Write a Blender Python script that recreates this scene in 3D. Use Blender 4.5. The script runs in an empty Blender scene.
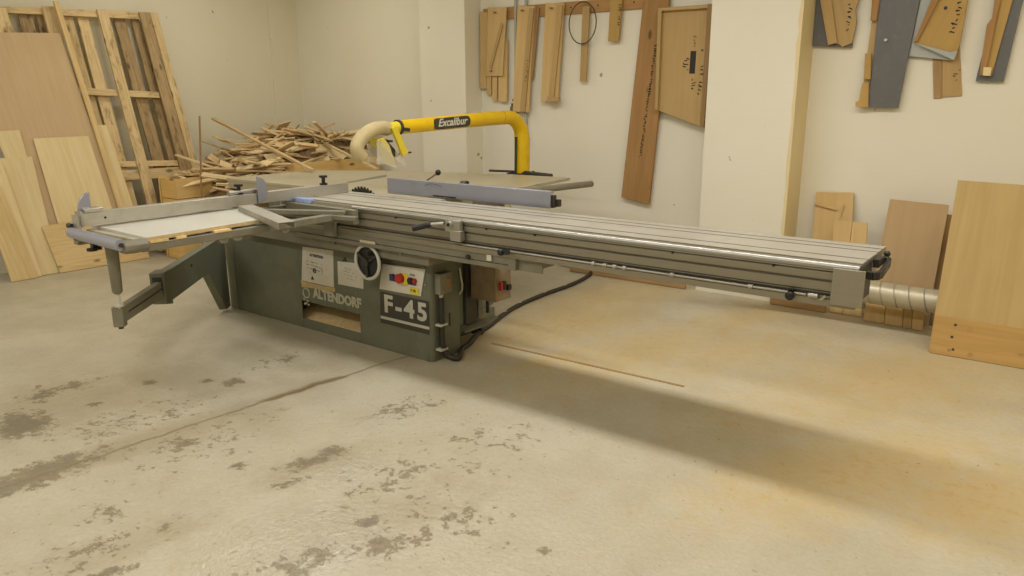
import bpy, bmesh, math, random
from mathutils import Vector, Matrix
random.seed(7)
S = bpy.context.scene
COL = S.collection
PI = math.pi
V = Vector

# ------------------------------------------------------------------ camera
F, YAW, PITCH, ROLL, CH = 745.0, 0.6460, 0.2485, -0.0040, 1.5
d_ = V((-math.sin(YAW)*math.cos(PITCH), math.cos(YAW)*math.cos(PITCH), -math.sin(PITCH)))
r_ = V((math.cos(YAW), math.sin(YAW), 0)); u_ = r_.cross(d_)
r2 = math.cos(ROLL)*r_ + math.sin(ROLL)*u_
u2 = -math.sin(ROLL)*r_ + math.cos(ROLL)*u_
CAM = V((0, 0, CH))
cd = bpy.data.cameras.new('camera'); cam = bpy.data.objects.new('camera', cd); COL.objects.link(cam)
cd.sensor_width = 36; cd.lens = F/1024*36; cd.clip_start = .05; cd.clip_end = 60
cam.matrix_world = Matrix(((r2.x, u2.x, -d_.x, 0), (r2.y, u2.y, -d_.y, 0), (r2.z, u2.z, -d_.z, CH), (0, 0, 0, 1)))
S.camera = cam

def ray(px, py): return (r2*(px-512) - u2*(py-288))/F + d_
def onz(px, py, z): d = ray(px, py); return CAM + d*((z-CH)/d.z)
def onx(px, py, x): d = ray(px, py); return CAM + d*(x/d.x)
def ony(px, py, y): d = ray(px, py); return CAM + d*(y/d.y)
def onp(px, py, P, N): d = ray(px, py); return CAM + d*((P-CAM).dot(N)/d.dot(N))
def ext(P, Q, z): return P + (Q-P)*((z-P.z)/(Q.z-P.z))

# ------------------------------------------------------------------ materials
def lin(c):
    return tuple(((v/255)/12.92 if v/255 <= .04045 else ((v/255+.055)/1.055)**2.4) for v in c) + (1,)
class NT:
    def __init__(s, name):
        s.m = bpy.data.materials.new(name); s.m.use_nodes = True
        s.t = s.m.node_tree; s.n = s.t.nodes; s.b = s.n['Principled BSDF']
    def node(s, typ, ins=None, **kw):
        n = s.n.new(typ)
        for k, v in kw.items(): setattr(n, k, v)
        for k, v in (ins or {}).items(): s.put(n.inputs[k], v)
        return n
    def put(s, sock, v):
        if isinstance(v, bpy.types.NodeSocket): s.t.links.new(v, sock)
        else: sock.default_value = v
    def math(s, op, a, b=0.0, c=None, clamp=False):
        n = s.n.new('ShaderNodeMath'); n.operation = op; n.use_clamp = clamp
        s.put(n.inputs[0], a); s.put(n.inputs[1], b)
        if c is not None: s.put(n.inputs[2], c)
        return n.outputs[0]
    def ramp(s, f, lo, hi, a=0.0, b=1.0):
        n = s.n.new('ShaderNodeMapRange'); n.clamp = True; n.interpolation_type = 'SMOOTHSTEP'
        s.put(n.inputs[0], f); n.inputs[1].default_value = lo; n.inputs[2].default_value = hi
        n.inputs[3].default_value = a; n.inputs[4].default_value = b
        return n.outputs[0]
    def mix(s, f, a, b):
        n = s.n.new('ShaderNodeMix'); n.data_type = 'RGBA'
        s.put(n.inputs[0], f); s.put(n.inputs[6], a); s.put(n.inputs[7], b)
        return n.outputs[2]
    def coord(s, scale=(1, 1, 1), kind='Object', loc=None):
        tc = s.n.new('ShaderNodeTexCoord'); mp = s.n.new('ShaderNodeMapping')
        s.t.links.new(tc.outputs[kind], mp.inputs[0]); mp.inputs['Scale'].default_value = scale
        if loc is not None: s.put(mp.inputs['Location'], loc)
        return mp.outputs[0]
    def noise(s, vec, scale=5, detail=4, rough=.5, dist=0):
        n = s.node('ShaderNodeTexNoise', {'Vector': vec, 'Scale': scale, 'Detail': detail, 'Roughness': rough, 'Distortion': dist})
        return n.outputs['Fac']
    def bump(s, h, strength=.2, dist=.01):
        n = s.node('ShaderNodeBump', {'Height': h, 'Strength': strength, 'Distance': dist})
        s.t.links.new(n.outputs[0], s.b.inputs['Normal'])

def paint(name, c, rough=.5, metal=0.0, var=.12, scale=6, bump=.05, dirt=None, spec=.5):
    t = NT(name); v = t.coord()
    n = t.noise(v, scale, 5, .6)
    a = tuple(x*(1-var) for x in lin(c)[:3])+(1,); b = tuple(min(1, x*(1+var)) for x in lin(c)[:3])+(1,)
    col = t.mix(t.ramp(n, .3, .7), a, b)
    if dirt:
        n2 = t.noise(v, scale*3.1, 6, .65)
        col = t.mix(t.math('MULTIPLY', t.ramp(n2, .52, .72), .6), col, lin(dirt))
    t.put(t.b.inputs['Base Color'], col); t.b.inputs['Metallic'].default_value = metal
    t.put(t.b.inputs['Roughness'], t.ramp(n, .2, .8, max(.05, rough-.08), min(1, rough+.1)))
    t.b.inputs['Specular IOR Level'].default_value = spec
    if bump: t.bump(t.noise(v, scale*12, 3), bump, .003)
    return t.m

def wood(name, c1, c2, knots=True, gs=1.0, rough=.7, dark=None, var=.18):
    """grain runs along the object's local X; every object gets its own offset"""
    t = NT(name)
    oi = t.n.new('ShaderNodeObjectInfo')
    off = t.node('ShaderNodeCombineXYZ', {0: t.math('MULTIPLY', oi.outputs['Random'], 37.0), 1: t.math('MULTIPLY', oi.outputs['Random'], 91.0), 2: t.math('MULTIPLY', oi.outputs['Random'], 13.0)}).outputs[0]
    v = t.coord((1.2*gs, 22*gs, 22*gs), loc=off)
    v2 = t.coord((1, 1, 1), loc=off)
    g = t.noise(v, 3.0, 6, .65, .6)
    big = t.noise(v2, 2.2, 3, .5)
    f = t.math('ADD', t.math('MULTIPLY', g, .75), t.math('MULTIPLY', big, .35))
    col = t.mix(t.ramp(f, .38, .72), lin(c1), lin(c2))
    if knots:
        vo = t.node('ShaderNodeTexVoronoi', {'Vector': t.coord((3.2, 7.5, 7.5), loc=off), 'Scale': 1.0}, feature='F1')
        k = t.ramp(vo.outputs['Distance'], .07, .17, 1, 0)
        col = t.mix(t.math('MULTIPLY', k, .75), col, lin(tuple(x*.45 for x in c1)))
    if dark:
        st = t.noise(t.coord((1.5, 5, 5), loc=off), 4, 6, .7)
        col = t.mix(t.ramp(st, .5, .68, 0, .8), col, lin(dark))
    br = t.math('ADD', 1-var/2, t.math('MULTIPLY', oi.outputs['Random'], var))
    hs = t.node('ShaderNodeHueSaturation', {'Value': br, 'Color': col})
    t.put(t.b.inputs['Base Color'], hs.outputs[0])
    t.b.inputs['Roughness'].default_value = rough; t.b.inputs['Specular IOR Level'].default_value = .3
    t.bump(g, .15, .004)
    return t.m

def brushed(name, c, rough=.35, axis='X', metal=.85):
    t = NT(name)
    sc = {'X': (1, 60, 60), 'Y': (60, 1, 60), 'Z': (60, 60, 1)}[axis]
    g = t.noise(t.coord(sc), 3, 4, .6); d = t.noise(t.coord(), 5, 5, .6)
    col = t.mix(t.ramp(g, .3, .7), tuple(x*.93 for x in lin(c)[:3])+(1,), lin(c))
    col = t.mix(t.ramp(d, .5, .75, 0, .35), col, lin((150, 138, 108)))
    t.put(t.b.inputs['Base Color'], col); t.b.inputs['Metallic'].default_value = metal
    t.put(t.b.inputs['Roughness'], t.ramp(d, .3, .7, rough-.06, rough+.14))
    t.bump(g, .025, .002)
    return t.m

M = {}
M['green'] = paint('green_machine_paint', (104, 106, 86), .5, 0, .1, 5, .05, dirt=(128, 120, 92))
M['green_light'] = paint('worn_grey_green_paint', (124, 119, 100), .5, .1, .1, 6, .05, dirt=(140, 130, 104))
M['dark'] = paint('dark_grey_steel', (62, 60, 52), .5, .3)
M['black'] = paint('black_plastic', (26, 25, 24), .4, 0, .1, 8, .02)
M['alu'] = brushed('brushed_aluminium', (182, 178, 166), .42)
M['beam'] = brushed('shaded_aluminium_beam', (150, 143, 124), .46, metal=.6)  # carriage side gets less light; that shade is put into the colour
M['aluy'] = brushed('brushed_aluminium_cross', (196, 192, 180), .4, 'Y')
M['alutop'] = brushed('ground_aluminium_top', (196, 191, 176), .42, metal=.6)
M['chrome'] = paint('chrome_edge', (168, 165, 155), .34, .9, .03, 3, 0)
M['iron'] = paint('ground_iron_table', (184, 174, 144), .4, .25, .06, 4, .03, dirt=(150, 140, 110))
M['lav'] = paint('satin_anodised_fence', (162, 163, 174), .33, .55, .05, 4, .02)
M['white'] = paint('white_melamine', (198, 195, 180), .35, 0, .03, 4, .01)
M['particle'] = paint('particleboard_edge', (190, 165, 115), .8, 0, .12, 40, .1)
M['paper'] = paint('off_white_sign', (206, 200, 182), .6, 0, .04, 9, .01, dirt=(176, 164, 130))
M['ink'] = paint('dark_ink', (52, 46, 38), .7, 0, .05, 9, 0)
M['red'] = paint('red_plastic', (176, 36, 26), .4, 0, .05, 9, 0)
M['yellow'] = paint('yellow_enamel', (226, 186, 8), .38, 0, .07, 4, .02, dirt=(196, 152, 20))
M['yellow_pale'] = paint('faded_yellow_plastic', (222, 200, 50), .45, 0, .06, 6, .02)
M['blue'] = paint('pale_blue_glare', (165, 184, 226), .25, .1, .05, 6, 0)
M['navy'] = paint('navy_plastic', (50, 56, 90), .4, 0, .05, 6, 0)
M['hose'] = paint('dusty_beige_hose', (186, 168, 122), .7, 0, .1, 12, .1)
M['silver_letter'] = paint('silver_lettering', (196, 192, 176), .45, .1, .05, 9, 0)
M['worn_letter'] = paint('worn_pale_lettering', (190, 186, 164), .6, 0, .1, 22, 0, dirt=(100, 100, 80))
M['plate'] = paint('dark_olive_plate', (60, 58, 48), .5, 0, .08, 9, 0)
M['brown_sticker'] = paint('grubby_tape', (200, 190, 160), .7, 0, .15, 40, .1)
M['bluegrey'] = paint('blue_grey_laminate', (100, 99, 96), .45, .1, .05, 6, .02, dirt=(120, 118, 108))
M['bluelight'] = paint('pale_grey_laminate', (168, 170, 160), .45, .1, .05, 6, .02)
M['duct'] = paint('spiral_foil_duct', (186, 176, 150), .42, .45, .05, 10, .03)
M['pine'] = wood('yellow_pine', (210, 180, 122), (228, 200, 146), gs=.7, var=.1)
M['pine_light'] = wood('pale_plywood', (224, 200, 146), (234, 214, 164), knots=False, gs=.45, var=.1)
M['ply_right'] = wood('yellow_tan_plywood', (176, 150, 96), (186, 160, 104), knots=False, gs=.25, var=.04)
M['pine_right'] = wood('knotty_pine', (170, 134, 74), (186, 150, 88), gs=.35, var=.04)
M['ply_tan'] = wood('tan_veneer_sheet', (202, 174, 132), (210, 184, 142), knots=False, gs=.5)
M['pallet'] = wood('weathered_pallet_wood', (204, 176, 124), (232, 206, 156), dark=(150, 122, 82))
M['pallet_grey'] = wood('grey_pallet_wood', (156, 132, 94), (190, 162, 118), dark=(108, 88, 60))
M['mdf'] = wood('brown_fibreboard', (174, 146, 104), (180, 152, 110), knots=False, gs=.3)
M['jig'] = wood('fibreboard_jig', (178, 148, 96), (186, 156, 104), knots=False, gs=.3, var=.1)
M['jig_light'] = wood('pale_fibreboard_jig', (198, 166, 110), (208, 178, 122), knots=False, gs=.3, var=.1)
M['redwood'] = wood('orange_brown_board', (162, 122, 72), (176, 136, 84), gs=.5)
M['honey'] = wood('honey_plywood', (180, 146, 82), (190, 156, 92), knots=False, gs=.5)
M['stripwood'] = wood('brown_strip_wood', (150, 120, 78), (170, 138, 92), knots=False)
M['scrap_a'] = wood('scrap_pale', (206, 180, 130), (226, 204, 158), knots=False, var=.3)
M['scrap_b'] = wood('scrap_brown', (186, 156, 110), (212, 184, 136), knots=False, var=.35)
M['scrap_c'] = wood('scrap_dark', (118, 94, 62), (150, 124, 86), knots=False, var=.3)
M['crate'] = wood('crate_board', (214, 176, 108), (226, 192, 126), var=.08, gs=.6)
M['cable'] = paint('black_rubber_cable', (48, 42, 34), .55, 0, .15, 20, .02)
t = NT('clear_guard_plastic')
t.b.inputs['Base Color'].default_value = lin((228, 222, 198)); t.b.inputs['Roughness'].default_value = .2
t.b.inputs['Alpha'].default_value = .32
M['clear'] = t.m
M['sawdust'] = paint('brightened_sawdust', (226, 196, 140), .9, 0, .1, 30, .2)  # sawdust, its colour raised to stand in for light entering the base
M['plategrey'] = brushed('dull_plate', (160, 154, 136), .45, metal=.7)
M['boxbrown'] = paint('dusty_brown_box', (136, 118, 90), .6, 0, .2, 14, .05, dirt=(140, 96, 68))

# walls
def wallmat(name, c, stain, brick=True, chips=True):
    t = NT(name); v = t.coord()
    n = t.noise(v, 1.3, 5, .6); n2 = t.noise(v, 22, 5, .7)
    col = t.mix(t.ramp(n, .35, .75, 0, .5), lin(c), lin(stain))
    if chips:
        col = t.mix(t.ramp(t.noise(v, 9, 3, .5), .735, .76, 0, .8), col, lin((150, 132, 96)))
    t.put(t.b.inputs['Base Color'], col); t.b.inputs['Roughness'].default_value = .6
    h = t.math('MULTIPLY', n2, .5)
    if brick:
        sw = t.node('ShaderNodeSeparateXYZ', {0: t.coord()})
        cb = t.node('ShaderNodeCombineXYZ', {0: sw.outputs[0], 1: sw.outputs[2]})
        b = t.node('ShaderNodeTexBrick', {'Vector': cb.outputs[0], 'Scale': 1.0, 'Mortar Size': .008, 'Mortar Smooth': .6, 'Brick Width': .4, 'Row Height': .2})
        h = t.math('SUBTRACT', h, t.math('MULTIPLY', b.outputs['Fac'], .16))
    t.bump(h, .25, .006)
    return t.m
M['wall'] = wallmat('cream_painted_block', (230, 224, 203), (224, 216, 190))
M['wall_left'] = wallmat('cream_painted_plaster', (224, 217, 192), (217, 209, 180), brick=False)
M['tanwall'] = wallmat('bare_tan_plaster', (226, 208, 160), (216, 196, 146), brick=False, chips=False)
M['ceiling'] = paint('white_ceiling', (236, 232, 220), .8)

# floor: painted concrete, worn patches, crack, sawdust
def floormat():
    t = NT('painted_concrete_floor'); v = t.coord()
    sep = t.node('ShaderNodeSeparateXYZ', {0: v}); X, Y = sep.outputs[0], sep.outputs[1]
    wob = t.noise(v, 2.2, 4, .6); fine = t.noise(v, 16, 8, .72); mid = t.noise(v, 5.5, 7, .68); spk = t.noise(v, 40, 5, .6)
    def blob(cx, cy, rx, ry, ang):
        c, s_ = math.cos(ang), math.sin(ang)
        dx = t.math('SUBTRACT', X, cx); dy = t.math('SUBTRACT', Y, cy)
        a = t.math('DIVIDE', t.math('ADD', t.math('MULTIPLY', dx, c), t.math('MULTIPLY', dy, s_)), rx)
        b = t.math('DIVIDE', t.math('SUBTRACT', t.math('MULTIPLY', dy, c), t.math('MULTIPLY', dx, s_)), ry)
        q = t.math('ADD', t.math('MULTIPLY', a, a), t.math('MULTIPLY', b, b))
        return t.math('SUBTRACT', 1.0, t.math('SQRT', q), clamp=True)
    def blobs(lst):
        o = None
        for (px, py, rpx, rpy, w) in lst:
            c = onz(px, py, 0); a = onz(px+rpx, py-.28*rpx, 0); e = (a-c); b = onz(px, py+rpy, 0)
            # two floor half axes: across and into the picture
            q = t.math('MULTIPLY', blob(c.x, c.y, max(e.length, .03), max((b-c).length, .03), math.atan2(e.y, e.x)), w)
            o = q if o is None else t.math('MAXIMUM', o, q)
        return o
    grit = t.noise(v, 55, 6, .75); soft = t.noise(v, .9, 4, .6); spot = t.noise(v, 9, 8, .75, .4)
    base = t.mix(t.ramp(wob, .3, .7), lin((192, 184, 160)), lin((178, 168, 142)))
    base = t.mix(t.ramp(grit, .35, .7, 0, .22), base, lin((140, 130, 104)))
    base = t.mix(t.ramp(spot, .54, .72, 0, .38), base, lin((160, 147, 116)))
    # sawdust drifts
    sd = blobs([(560, 325, 120, 30, 1), (640, 350, 150, 45, .8), (860, 470, 190, 55, 1), (980, 500, 120, 60, 1), (730, 350, 130, 40, .7), (900, 380, 190, 60, .8), (600, 300, 160, 26, .8), (740, 320, 160, 20, .7), (560, 357, 80, 14, .9)])
    sdf = t.math('MULTIPLY', t.ramp(t.math('ADD', sd, t.math('MULTIPLY', t.math('SUBTRACT', spot, .5), 1.3)), .0, .8), .66)
    base = t.mix(sdf, base, lin((192, 166, 110)))
    sdf2 = t.ramp(t.math('ADD', t.math('MULTIPLY', sd, .6), t.math('MULTIPLY', t.math('SUBTRACT', fine, .5), 2.6)), .45, .85, 0, .5)
    base = t.mix(sdf2, base, lin((184, 150, 88)))
    # brownish scuffed zones toward the left
    sc = blobs([(60, 400, 150, 50, 1), (150, 440, 190, 26, 1), (320, 465, 120, 36, .9), (420, 505, 140, 60, .8), (120, 545, 190, 50, .8), (300, 370, 150, 20, .7), (230, 390, 160, 24, .7)])
    scf = t.ramp(t.math('ADD', sc, t.math('MULTIPLY', t.math('SUBTRACT', mid, .5), 1.6)), .25, .8, 0, .45)
    base = t.mix(scf, base, lin((158, 144, 112)))
    fine2 = t.noise(t.coord((1, 1, 1)), 42, 9, .8)
    # worn dark patches: bare concrete with a brown rim
    wl = [(22, 425, 46, 24, 1.6), (55, 466, 95, 15, 1.4), (10, 485, 90, 20, 1.5), (75, 385, 50, 9, 1.0), (95, 405, 14, 5, 1.1), (152, 382, 12, 5, 1.2), (206, 381, 12, 4, 1.1), (235, 382, 17, 6, 1.5), (170, 389, 9, 3, 1), (240, 466, 20, 7, 1.3),
          (310, 462, 48, 10, 1.2), (330, 452, 34, 9, 1.2), (290, 482, 38, 6, 1.0), (370, 522, 28, 10, 1.3), (545, 552, 16, 10, 1.1), (110, 512, 60, 20, .75), (110, 572, 45, 8, 1.3), (300, 560, 150, 30, .72), (390, 545, 90, 30, .85), (400, 480, 90, 40, .72), (460, 520, 90, 50, .66), (130, 420, 130, 30, .66), (400, 410, 70, 16, .8), (280, 360, 60, 10, .75), (100, 545, 120, 30, .72), (430, 405, 20, 6, 1.0), (40, 395, 40, 14, 1.0), (200, 440, 160, 40, .6), (480, 440, 120, 60, .5)]
    w = blobs(wl)
    f1 = t.math('ADD', t.math('MULTIPLY', w, .72), t.math('MULTIPLY', t.math('SUBTRACT', fine, .5), 1.9))
    f1 = t.math('ADD', f1, t.math('MULTIPLY', t.math('SUBTRACT', fine2, .5), 1.5))
    f1 = t.math('ADD', f1, t.math('MULTIPLY', t.math('SUBTRACT', spot, .5), 1.6))
    wear = t.math('MULTIPLY', t.ramp(f1, .46, .54), t.ramp(w, 0, .12))
    core = t.math('MULTIPLY', t.ramp(f1, .54, .80), t.ramp(w, 0, .12))
    base = t.mix(t.math('MULTIPLY', wear, .72), base, lin((138, 122, 88)))
    base = t.mix(t.math('MULTIPLY', core, .85), base, t.mix(spk, lin((96, 90, 74)), lin((140, 130, 106))))
    # tiny flecks everywhere
    fl = t.ramp(t.noise(v, 30, 3, .6), .66, .71, 0, .7)
    fl = t.math('MULTIPLY', fl, t.ramp(t.noise(v, 1.1, 2), .40, .55))
    base = t.mix(fl, base, lin((138, 122, 90)))
    # crack
    cr = None
    pts = [onz(*p, 0) for p in ((-30, 496), (100, 456), (175, 430), (259, 403), (302, 389), (350, 374), (420, 352))]
    dw = t.math('MULTIPLY', t.math('SUBTRACT', t.noise(v, 6, 4, .6), .5), .07)
    for a, b in zip(pts, pts[1:]):
        e = (b-a); L = e.length; e = e/L
        dx = t.math('SUBTRACT', X, a.x); dy = t.math('SUBTRACT', Y, a.y)
        al = t.math('ADD', t.math('MULTIPLY', dx, e.x), t.math('MULTIPLY', dy, e.y))
        pe = t.math('ABSOLUTE', t.math('ADD', t.math('SUBTRACT', t.math('MULTIPLY', dy, e.x), t.math('MULTIPLY', dx, e.y)), dw))
        ov = t.math('MAXIMUM', t.math('MAXIMUM', t.math('MULTIPLY', al, -1.0), t.math('SUBTRACT', al, L)), 0.0)
        q = t.math('ADD', pe, ov)
        cr = q if cr is None else t.math('MINIMUM', cr, q)
    base = t.mix(t.ramp(cr, .004, .016, .75, 0), base, lin((136, 118, 84)))
    base = t.mix(t.ramp(cr, .02, .16, .22, 0), base, lin((150, 136, 104)))
    wide = blobs([(305, 388, 46, 6, 2.2)])
    base = t.mix(t.math('MULTIPLY', t.ramp(cr, .012, .04, .8, 0), t.ramp(wide, 0, .5)), base, lin((120, 98, 62)))
    t.put(t.b.inputs['Base Color'], base)
    rg = t.ramp(wob, .35, .65, .30, .42)
    rg = t.math('ADD', rg, t.math('MULTIPLY', sdf, .6)); rg = t.math('ADD', rg, t.math('MULTIPLY', wear, .2))
    rg = t.math('ADD', rg, t.ramp(Y, 2.0, 3.6, 0, .25))
    wet = t.ramp(blobs([(300, 540, 130, 70, 1.3), (340, 470, 90, 40, .8)]), .1, .9)
    rg = t.math('SUBTRACT', rg, t.math('MULTIPLY', wet, .14))
    t.put(t.b.inputs['Roughness'], rg)
    t.put(t.b.inputs['Coat Weight'], t.math('MULTIPLY', wet, .9)); t.b.inputs['Coat Roughness'].default_value = .16
    h = t.math('ADD', t.math('MULTIPLY', t.noise(v, 38, 4, .6), 1.0), t.math('MULTIPLY', wear, -.6))
    h = t.math('SUBTRACT', h, t.ramp(cr, .003, .012, 1.0, 0))
    h = t.math('ADD', h, t.math('MULTIPLY', t.math('MULTIPLY', t.noise(v, 60, 3, .6), wet), .35))
    t.bump(h, .6, .009)
    bn = [n for n in t.n if n.type == 'BUMP'][0]; t.t.links.new(bn.outputs[0], t.b.inputs['Coat Normal'])
    return t.m
M['floor'] = floormat()

# ------------------------------------------------------------------ geometry helpers
class G:
    def __init__(s): s.bm = bmesh.new()
    def box(s, x0, x1, y0, y1, z0, z1):
        vs = [s.bm.verts.new((x, y, z)) for x in (x0, x1) for y in (y0, y1) for z in (z0, z1)]
        for f in ((0, 1, 3, 2), (4, 6, 7, 5), (0, 4, 5, 1), (2, 3, 7, 6), (0, 2, 6, 4), (1, 5, 7, 3)):
            s.bm.faces.new([vs[i] for i in f])
        return s
    def obox(s, c, ax, ay, az):
        """box from centre and three half-axis vectors"""
        c, ax, ay, az = V(c), V(ax), V(ay), V(az)
        vs = [s.bm.verts.new(c+ax*i+ay*j+az*k) for i in (-1, 1) for j in (-1, 1) for k in (-1, 1)]
        for f in ((0, 1, 3, 2), (4, 6, 7, 5), (0, 4, 5, 1), (2, 3, 7, 6), (0, 2, 6, 4), (1, 5, 7, 3)):
            s.bm.faces.new([vs[i] for i in f])
        return s
    def prism(s, pts, e):
        e = V(e); a = [s.bm.verts.new(V(p)) for p in pts]; b = [s.bm.verts.new(V(p)+e) for p in pts]
        n = len(pts); s.bm.faces.new(a); s.bm.faces.new(b[::-1])
        for i in range(n): s.bm.faces.new((a[i], b[i], b[(i+1) % n], a[(i+1) % n]))
        return s
    def tube(s, pts, r, seg=16, cap=True, squash=None):
        pts = [V(p) for p in pts]; rs = r if isinstance(r, (list, tuple)) else [r]*len(pts)
        rings = []; up = None
        for i, p in enumerate(pts):
            tg = (pts[min(i+1, len(pts)-1)]-pts[max(i-1, 0)]).normalized()
            if up is None: up = V((0, 0, 1)) if abs(tg.z) < .9 else V((1, 0, 0))
            a = (up - tg*up.dot(tg)).normalized(); b = tg.cross(a); up = a
            rings.append([s.bm.verts.new(p + (a*math.cos(2*PI*k/seg)+b*math.sin(2*PI*k/seg))*rs[i]) for k in range(seg)])
        for A, B in zip(rings, rings[1:]):
            for k in range(seg): s.bm.faces.new((A[k], A[(k+1) % seg], B[(k+1) % seg], B[k]))
        if cap: s.bm.faces.new(rings[0][::-1]); s.bm.faces.new(rings[-1])
        return s
    def cyl(s, p0, p1, r, seg=20): return s.tube([p0, p1], r, seg)
    def ring(s, c, ax, R, r, seg=40, sq=10, a0=0, a1=2*PI):
        ax = V(ax).normalized(); a = ax.orthogonal().normalized(); b = ax.cross(a); c = V(c); rr = []
        for i in range(seg):
            t = 2*PI*i/seg; d = a*math.cos(t)+b*math.sin(t)
            rr.append([s.bm.verts.new(c + d*(R+r*math.cos(2*PI*k/sq)) + ax*r*math.sin(2*PI*k/sq)) for k in range(sq)])
        for i in range(seg):
            A, B = rr[i], rr[(i+1) % seg]
            for k in range(sq): s.bm.faces.new((A[k], A[(k+1) % sq], B[(k+1) % sq], B[k]))
        return s
    def ball(s, c, r, sc=(1, 1, 1)):
        bmesh.ops.create_uvsphere(s.bm, u_segments=20, v_segments=12, radius=1, matrix=Matrix.Translation(V(c)) @ Matrix.Diagonal((r*sc[0], r*sc[1], r*sc[2], 1)))
        return s

WL = {}
def link(name, me, mat, parent=None, origin=None, mtx=None, bevel=0, smooth=True):
    o = bpy.data.objects.new(name, me); COL.objects.link(o)
    if mat: me.materials.append(M[mat] if isinstance(mat, str) else mat)
    if smooth:
        for p in me.polygons: p.use_smooth = True
        try: me.set_sharp_from_angle(angle=math.radians(38))
        except Exception: pass
    if bevel:
        b = o.modifiers.new('bevel', 'BEVEL'); b.width = bevel; b.segments = 2; b.limit_method = 'ANGLE'; b.angle_limit = math.radians(40)
    if mtx is not None:
        W = mtx
    else: W = Matrix.Translation(origin)
    WL[o.name] = W
    if parent:
        o.parent = parent; o.matrix_local = WL[parent.name].inverted() @ W
    else: o.matrix_world = W
    return o
def obj(name, g, mat, parent=None, bevel=0, smooth=True):
    bm = g.bm; bmesh.ops.recalc_face_normals(bm, faces=bm.faces)
    xs = [v.co for v in bm.verts]
    lo = V((min(v.x for v in xs), min(v.y for v in xs), min(v.z for v in xs))); hi = V((max(v.x for v in xs), max(v.y for v in xs), max(v.z for v in xs)))
    c = V(((lo.x+hi.x)/2, (lo.y+hi.y)/2, lo.z))
    bmesh.ops.translate(bm, vec=-c, verts=bm.verts)
    me = bpy.data.meshes.new(name); bm.to_mesh(me); bm.free()
    return link(name, me, mat, parent, origin=c, bevel=bevel, smooth=smooth)
def tag(o, label, cat=None, group=None, kind=None):
    if label: o['label'] = label
    if cat: o['category'] = cat
    if group: o['group'] = group
    if kind: o['kind'] = kind
    return o
def empty(name, loc, label, cat, group=None):
    o = bpy.data.objects.new(name, None); COL.objects.link(o); o.empty_display_size = .1
    o.location = loc; WL[o.name] = Matrix.Translation(V(loc))
    return tag(o, label, cat, group)
def board(name, pts, th, mat, parent=None, side=None, bevel=.0015, grain=None, lift=0):
    """flat piece: front outline pts (world), thickness th away from the camera; local X = long edge"""
    pts = [V(p) for p in pts]
    n = V((0, 0, 0)); c = sum(pts, V((0, 0, 0)))/len(pts)
    for i in range(len(pts)): n += (pts[i]-c).cross(pts[(i+1) % len(pts)]-c)
    n.normalize()
    if n.dot(CAM-c) < 0: n = -n
    if grain is None:
        es = sorted(((pts[(i+1) % len(pts)]-pts[i]) for i in range(len(pts))), key=lambda e: -e.length); gx = es[0]
    else: gx = V(grain)
    x = (gx-n*gx.dot(n)).normalized(); y = n.cross(x)
    c = c + n*lift
    W = Matrix(((x.x, y.x, n.x, c.x), (x.y, y.y, n.y, c.y), (x.z, y.z, n.z, c.z), (0, 0, 0, 1)))
    cc = c - n*lift
    bm = bmesh.new()
    a = [bm.verts.new(((p-cc).dot(x), (p-cc).dot(y), 0)) for p in pts]; b = [bm.verts.new((v.co.x, v.co.y, -th)) for v in a]
    bm.faces.new(a); bm.faces.new(b[::-1])
    for i in range(len(a)): bm.faces.new((a[i], b[i], b[(i+1) % len(a)], a[(i+1) % len(a)]))
    bmesh.ops.recalc_face_normals(bm, faces=bm.faces)
    me = bpy.data.meshes.new(name); bm.to_mesh(me); bm.free()
    return link(name, me, mat, parent, mtx=W, bevel=bevel)
def text(name, body, origin, xdir, updir, size, mat, parent=None, th=.0008, shear=0, bold=0, align='LEFT', squeeze=1.0, sp=1.0):
    cu = bpy.data.curves.new(name, 'FONT'); cu.body = body; cu.size = size; cu.extrude = th; cu.shear = shear; cu.offset = bold
    cu.align_x = align; cu.space_character = sp; cu.resolution_u = 3
    to = bpy.data.objects.new(name+'_tmp', cu); COL.objects.link(to)
    bpy.context.view_layer.update()
    me = bpy.data.meshes.new_from_object(to.evaluated_get(bpy.context.evaluated_depsgraph_get()))
    bpy.data.objects.remove(to); bpy.data.curves.remove(cu)
    me.materials.clear()
    for v in me.vertices: v.co.x *= squeeze
    x = V(xdir).normalized(); u = V(updir); u = (u-x*u.dot(x)).normalized(); n = x.cross(u)
    o = V(origin)
    W = Matrix(((x.x, u.x, n.x, o.x), (x.y, u.y, n.y, o.y), (x.z, u.z, n.z, o.z), (0, 0, 0, 1)))
    return link(name, me, mat, parent, mtx=W, smooth=False)
def scribble(name, A, B, up, h, n, parent, rnd, w=.0025, mat='ink', dens=.8):
    if name == 'pen_marks': w *= 1.6; dens = min(1, dens*1.15); h *= 1.25
    """handwriting-like pen strokes along A->B on a surface facing the camera"""
    A, B, up = V(A), V(B), V(up); x = (B-A).normalized(); up = (up-x*up.dot(x)).normalized(); nn = x.cross(up)
    if nn.dot(CAM-A) < 0: nn = -nn
    g = G(); L = (B-A).length; st = L/n
    for i in range(n):
        if rnd.random() > dens: continue
        b = A + x*(st*i); pts = []
        for k in range(3): pts.append(b + x*rnd.uniform(.05, .75)*st + up*rnd.uniform(0, h))
        for p, q in zip(pts, pts[1:]):
            e = (q-p)
            if e.length < .002: continue
            s_ = e.normalized().cross(nn)*w/2
            g.prism([p-s_, q-s_, q+s_, p+s_], nn*.0008)
    return obj(name, g, mat, parent, smooth=False)
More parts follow.
